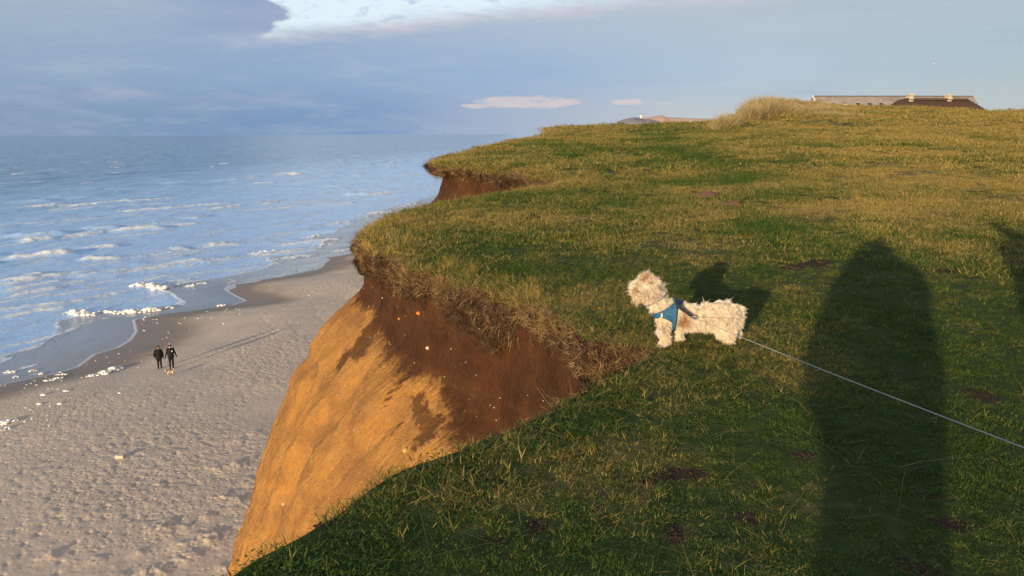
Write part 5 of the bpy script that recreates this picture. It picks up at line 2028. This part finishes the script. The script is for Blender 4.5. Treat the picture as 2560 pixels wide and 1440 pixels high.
# ------------------------------------------------------------------ molehills
m_soil, nt, p = new_mat('fresh_soil')
tc = nt.node('ShaderNodeTexCoord').outputs['Object']
n1 = nt.noise(tc, 12, 5, .7)
nt.link(nt.mix(n1, (.075, .034, .020, 1), (.20, .10, .065, 1)), p.inputs['Base Color'])
p.inputs['Roughness'].default_value = 1
nt.link(nt.bump(n1, 1, .03), p.inputs['Normal'])
for (px, py, wpx, lab) in [(1768, 493, 56, 'reddish brown molehill in the grass, the left one of the pair up the field'), (1829, 514, 50, 'reddish brown molehill in the grass, the right and nearer one of the pair')]:
    c0 = hit_ground([px], [py])[0]
    rad = wpx / 2 * np.linalg.norm(c0 - [0, 0, EYE]) / FPX
    gg = np.linspace(-1.25, 1.25, 46)
    UX, UY = np.meshgrid(gg, gg, indexing='ij')
    rr2 = np.hypot(UX, UY)
    xx, yy = c0[0] + UX * rad, c0[1] + UY * rad * 1.0
    hgt_ = np.clip(1 - rr2 ** 2, 0, 1) ** .8 * rad * .42
    hgt_ = hgt_ * (1 + .5 * fbm(UX * 3, UY * 3, px, 3, 9)) + .03 * rad * fbm(UX * 9, UY * 9, 0, 2, 5)
    gz_ = ground_z(xx.ravel(), yy.ravel()).reshape(xx.shape)
    zz = gz_ + hgt_ - .02 * (rr2 > 1.0) - .005 + .06 * rad
    zz = np.where(rr2 > 1.12, gz_ - .06, zz)
    V = np.stack([UX * rad, UY * rad, zz - c0[2]], -1).reshape(-1, 3)
    i2 = (np.arange(45)[:, None] * 46 + np.arange(45)[None]).ravel()
    o = mesh_np('molehill', V, np.stack([i2, i2 + 46, i2 + 47, i2 + 1], 1), [m_soil])
    o.location = c0
    tag(o, lab, 'molehill', 'molehills in the field')

V, F, n = [], [], 0
iv, jf = ico(1)
gg = np.random.default_rng(31)
for c, a, b in zip(bw, bw_x, bw_y):
    if np.hypot(c[0], c[1]) > 14: continue
    rx, ry = np.linalg.norm(a[:2] - c[:2]), np.linalg.norm(b[:2] - c[:2])
    m_ = int(60 + 700 * rx * ry)
    u, v_ = gg.normal(0, .5, m_) * rx, gg.normal(0, .5, m_) * ry
    ca = math.atan2(c[0], c[1])
    xx, yy = c[0] + u * math.cos(ca) + v_ * math.sin(ca), c[1] - u * math.sin(ca) + v_ * math.cos(ca)
    zz = ground_z(xx, yy)
    for q in range(m_):
        s0 = .003 + .007 * gg.uniform() ** 2
        V.append((iv + gg.normal(0, .2, iv.shape)) * s0 * np.array([1, 1, .7]) + (xx[q], yy[q], zz[q]))
        F.append(jf + n)
        n += len(iv)
o = mesh_np('earth_crumbs', np.concatenate(V), np.concatenate(F), [simple('dark_crumbly_soil', (.055, .032, .021), 1, .5, 60)], smooth=False)
o['kind'] = 'stuff'

# ------------------------------------------------------------------ stones in the cliff
m_stone = simple('pale_stone', (.62, .52, .42), .9, .3, 30)
m_ostone = simple('orange_stone', (.62, .20, .05), .8, .3, 30)
V, F, n = [], [], 0
iv, jf = ico(1)
for i in range(220):
    if i < 130: px, py = random.uniform(880, 1580), random.uniform(680, 1100)
    elif i < 205: px, py = random.uniform(620, 1300), random.uniform(900, 1380)
    else: px, py = random.uniform(1090, 1390), random.uniform(440, 500)
    h = hit_cliff(px, py)
    if h[0] is None: continue
    if np.hypot(h[0][0], h[0][1]) > 40: continue
    rr0 = h[3] / FPX * (random.choice([.7, .8, 1.0, 1.2, 1.9]) if h[3] < 15 else random.choice([.5, .7, .9]))
    sc3 = np.array([random.uniform(.7, 1.3), random.uniform(.7, 1.3), random.uniform(.5, 1)])
    V.append(iv * rr0 * sc3 * (1 + .15 * np.random.default_rng(i).normal(0, 1, (len(iv), 1))) + np.array(h[0]))
    F.append(jf + n)
    n += len(iv)
o = mesh_np('pebbles', np.concatenate(V), np.concatenate(F), [m_stone])
o['kind'] = 'stuff'
o['label'] = 'small pale pebbles stuck in the clay cliff'


def stone(name, px, py, rpx, mat, label):
    h = hit_cliff(px, py)
    if h[0] is None: return print('no cliff at', px, py)
    v, f = ico(3)
    rr0 = h[3] / FPX * rpx
    v = v * np.array([1, .8, .75]) * rr0 * (1 + .18 * fbm(v[:, 0] * 2, v[:, 1] * 2, v[:, 2] * 2 + px, 3, 5))[:, None]
    o = mesh_np(name, v, f, [mat])
    o.location = h[0]
    tag(o, label, 'stone', 'larger stones in the cliff face')


stone('stone', 1047, 783, 6.5, m_ostone, 'bright orange stone stuck high in the brown clay wall')
stone('stone', 998, 797, 4, m_ostone, 'smaller orange stone left of the bright orange one in the clay wall')
stone('stone', 1070, 870, 6, m_stone, 'pale tan stone in the clay at the edge of the ochre sand')
stone('stone', 1015, 1126, 9, simple('ochre_stone', (.50, .32, .12), .9, .3), 'ochre stone lump below the dark stain on the sand slope')
stone('stone', 709, 1260, 4.5, m_stone, 'white stone low on the left of the ochre sand slope')

# ------------------------------------------------------------------ sea foam lumps
m_foam, nt, p = new_mat('sea_foam')
tc = nt.node('ShaderNodeTexCoord').outputs['Object']
n1 = nt.noise(tc, 4, 5, .7)
nt.link(nt.mix(n1, (.66, .64, .61, 1), (.87, .86, .84, 1)), p.inputs['Base Color'])
p.inputs['Roughness'].default_value = .8
p.inputs['Subsurface Weight'].default_value = .0
nt.link(nt.bump(n1, .9, .08), p.inputs['Normal'])


def water_or_sand(px, py):
    q = hit_ground([px], [py], zc=SEA_Z + .02)[0]
    b = bsurf(q[0], q[1])
    if b > SEA_Z + .02:
        for _ in range(5):
            q = hit_ground([px], [py], zc=b)[0]
            b = bsurf(q[0], q[1])
        return np.array([q[0], q[1], b])
    return np.array([q[0], q[1], SEA_Z + .01])


def foam_lump(name, px0, px1, py0, py1, hpx, label, seed, count=None):
    gg = np.random.default_rng(seed)
    a, b = water_or_sand(px0, py0), water_or_sand(px1, py1)
    c0 = (a + b) / 2
    mpp = np.linalg.norm(c0 - [0, 0, EYE]) / FPX
    h = hpx * mpp
    L = np.linalg.norm((b - a)[:2])
    n_ = count or int(np.clip(L / h * 22, 26, 150))
    caps = []
    for i in range(n_):
        t = gg.uniform(0, 1)
        q = a + (b - a) * t
        env = .35 + .65 * abs(math.sin(t * 7 + seed)) * (1 - .5 * abs(2 * t - 1))
        rr0 = h * (.10 + .26 * gg.uniform(0, 1) ** 2) * (.5 + .5 * env)
        off = np.clip(gg.normal(0, h * .4, 2), -.55 * h, .55 * h)
        caps.append((tuple((q - c0 + np.array([off[0], off[1], h * gg.uniform(.0, .55) * env * math.exp(-float(off @ off) / (h * h * .5))]))), (rr0 * 1.5, rr0 * 1.5, rr0 * .8)))
    for t in np.linspace(0, 1, max(4, int(L / (h * .22)) + 1)):
        q = a + (b - a) * t - c0 + np.array([0, 0, .02 * h])
        caps.append((tuple(q), (h * .34, h * .34, h * .14)))
    v, f = caps_mesh(caps, 2)
    v = v + np.stack([h * .16 * fbm(v[:, 0] / h * 4, v[:, 1] / h * 4, v[:, 2] / h * 4, 3, seed + q_ * 9) for q_ in range(3)], 1)
    o = mesh_np(name, v, f, [m_foam])
    o.location = c0
    if label: tag(o, label, 'foam', 'lumps of sea foam along the shore')
    return o


lumps = [
    (172, 238, 783, 788, 16, 'cream foam heap at the left end of the row beside the wet sand lobe'),
    (255, 290, 780, 781, 11, 'round foam heap second from the left in the row at the water edge'),
    (298, 400, 783, 775, 15, 'long cream foam heap in the middle of the row at the water edge'),
    (405, 432, 772, 769, 8, 'small low foam patch at the right end of the row at the water edge'),
    (345, 410, 714, 724, 20, 'tall white foam lump floating in the shallow water above the long row'),
    (430, 450, 714, 714, 7, 'small flat foam patch just right of the tall floating lump'),
    (466, 490, 717, 714, 9, 'paired foam balls in the shallows right of the tall floating lump'),
    (497, 515, 710, 709, 6, 'thin foam strip farthest right in the line with the tall lump'),
    (628, 700, 638, 630, 14, 'large white foam heap in the far shallows'),
    (702, 762, 629, 625, 8, 'low foam trail running right from the large heap in the far shallows'),
    (778, 828, 616, 612, 7, 'foam strip in the far shallows near the cliff corner'),
    (770, 800, 594, 588, 6, 'farthest foam patch in the shallows left of the cliff corner'),
    (255, 298, 935, 923, 17, 'peaked white foam lump casting a shadow on the sand left of the walkers'),
    (218, 252, 942, 937, 8, 'low foam tail left of the peaked lump on the sand'),
    (132, 152, 950, 946, 8, 'small foam lump on wet sand left of the low foam tail'),
    (15, 38, 930, 930, 8, 'foam lump in the swash nearest the left edge of the picture'),
    (78, 94, 927, 925, 7, 'rounded foam lump in the swash, second from the left edge'),
    (36, 44, 943, 942, 7, 'little foam ball at the water edge near the left edge'),
    (98, 108, 935, 934, 6, 'small foam ball at the water edge, middle of the small ones'),
    (140, 168, 937, 936, 5, 'flat foam strip at the water edge below the wet sand lobe'),
    (0, 40, 1062, 1052, 14, 'blue white foam heap on the sand at the left edge, upper part'),
    (0, 26, 1076, 1070, 10, 'blue white foam patch on the sand at the left edge, lower part'),
    (545, 562, 765, 763, 7, 'orange tinted foam lump at the water edge right of the sand lobe'),
]
for i, L_ in enumerate(lumps): foam_lump('sea_foam', L_[0], L_[1], L_[2], L_[3], L_[4], L_[5], 500 + i)
# crumbs of foam
V, F, n = [], [], 0
gg = np.random.default_rng(77)
spots = []
for i in range(45):
    t = gg.uniform(0, 1)
    px = 40 + 560 * t + gg.normal(0, 10)
    py = np.interp(px, [0, 130, 240, 340, 345, 600], [965, 945, 900, 870, 810, 765]) + abs(gg.normal(0, 14))
    spots.append((px, py, gg.uniform(.7, 1.8)))
for i in range(26): spots.append((gg.uniform(0, 160), gg.uniform(925, 1075), gg.uniform(.8, 2.4)))
for i in range(16): spots.append((gg.uniform(340, 560), gg.uniform(790, 930), gg.uniform(1.0, 2.2)))
for i in range(8): spots.append((gg.uniform(560, 880), gg.uniform(700, 830), gg.uniform(1.0, 2.0)))
spots += [(110, 988, 6), (150, 1010, 5), (100, 1010, 5), (300, 983, 3), (165, 978, 5), (118, 952, 5)]
for px, py, rp0 in spots:
    q = water_or_sand(px, py)
    rr0 = np.linalg.norm(q - [0, 0, EYE]) / FPX * rp0
    V.append((iv + gg.normal(0, .22, iv.shape)) * np.array([1.8, 1.0, .5]) * rr0 + q)
    F.append(jf + n)
    n += len(iv)
o = mesh_np('foam_crumbs', np.concatenate(V), np.concatenate(F), [m_foam])
o['kind'] = 'stuff'
o['label'] = 'crumbs of sea foam scattered over the wet sand'
# pale block lying on the dry sand
q = water_or_sand(300, 1145)
v, f = ico(3)
mp_ = np.linalg.norm(q - [0, 0, EYE]) / FPX
v = np.clip(v, -.72, .72) * np.array([13, 6, 6]) * mp_ * (1 + .1 * fbm(v[:, 0] * 2, v[:, 1] * 2, v[:, 2] * 2, 3, 8))[:, None]
o = mesh_np('beach_stone', v, f, [m_stone])
o.location = q + np.array([0, 0, .06])
tag(o, 'pale oblong stone lying alone on the dry sand below the walkers', 'stone')
print('all', time.time() - T0)
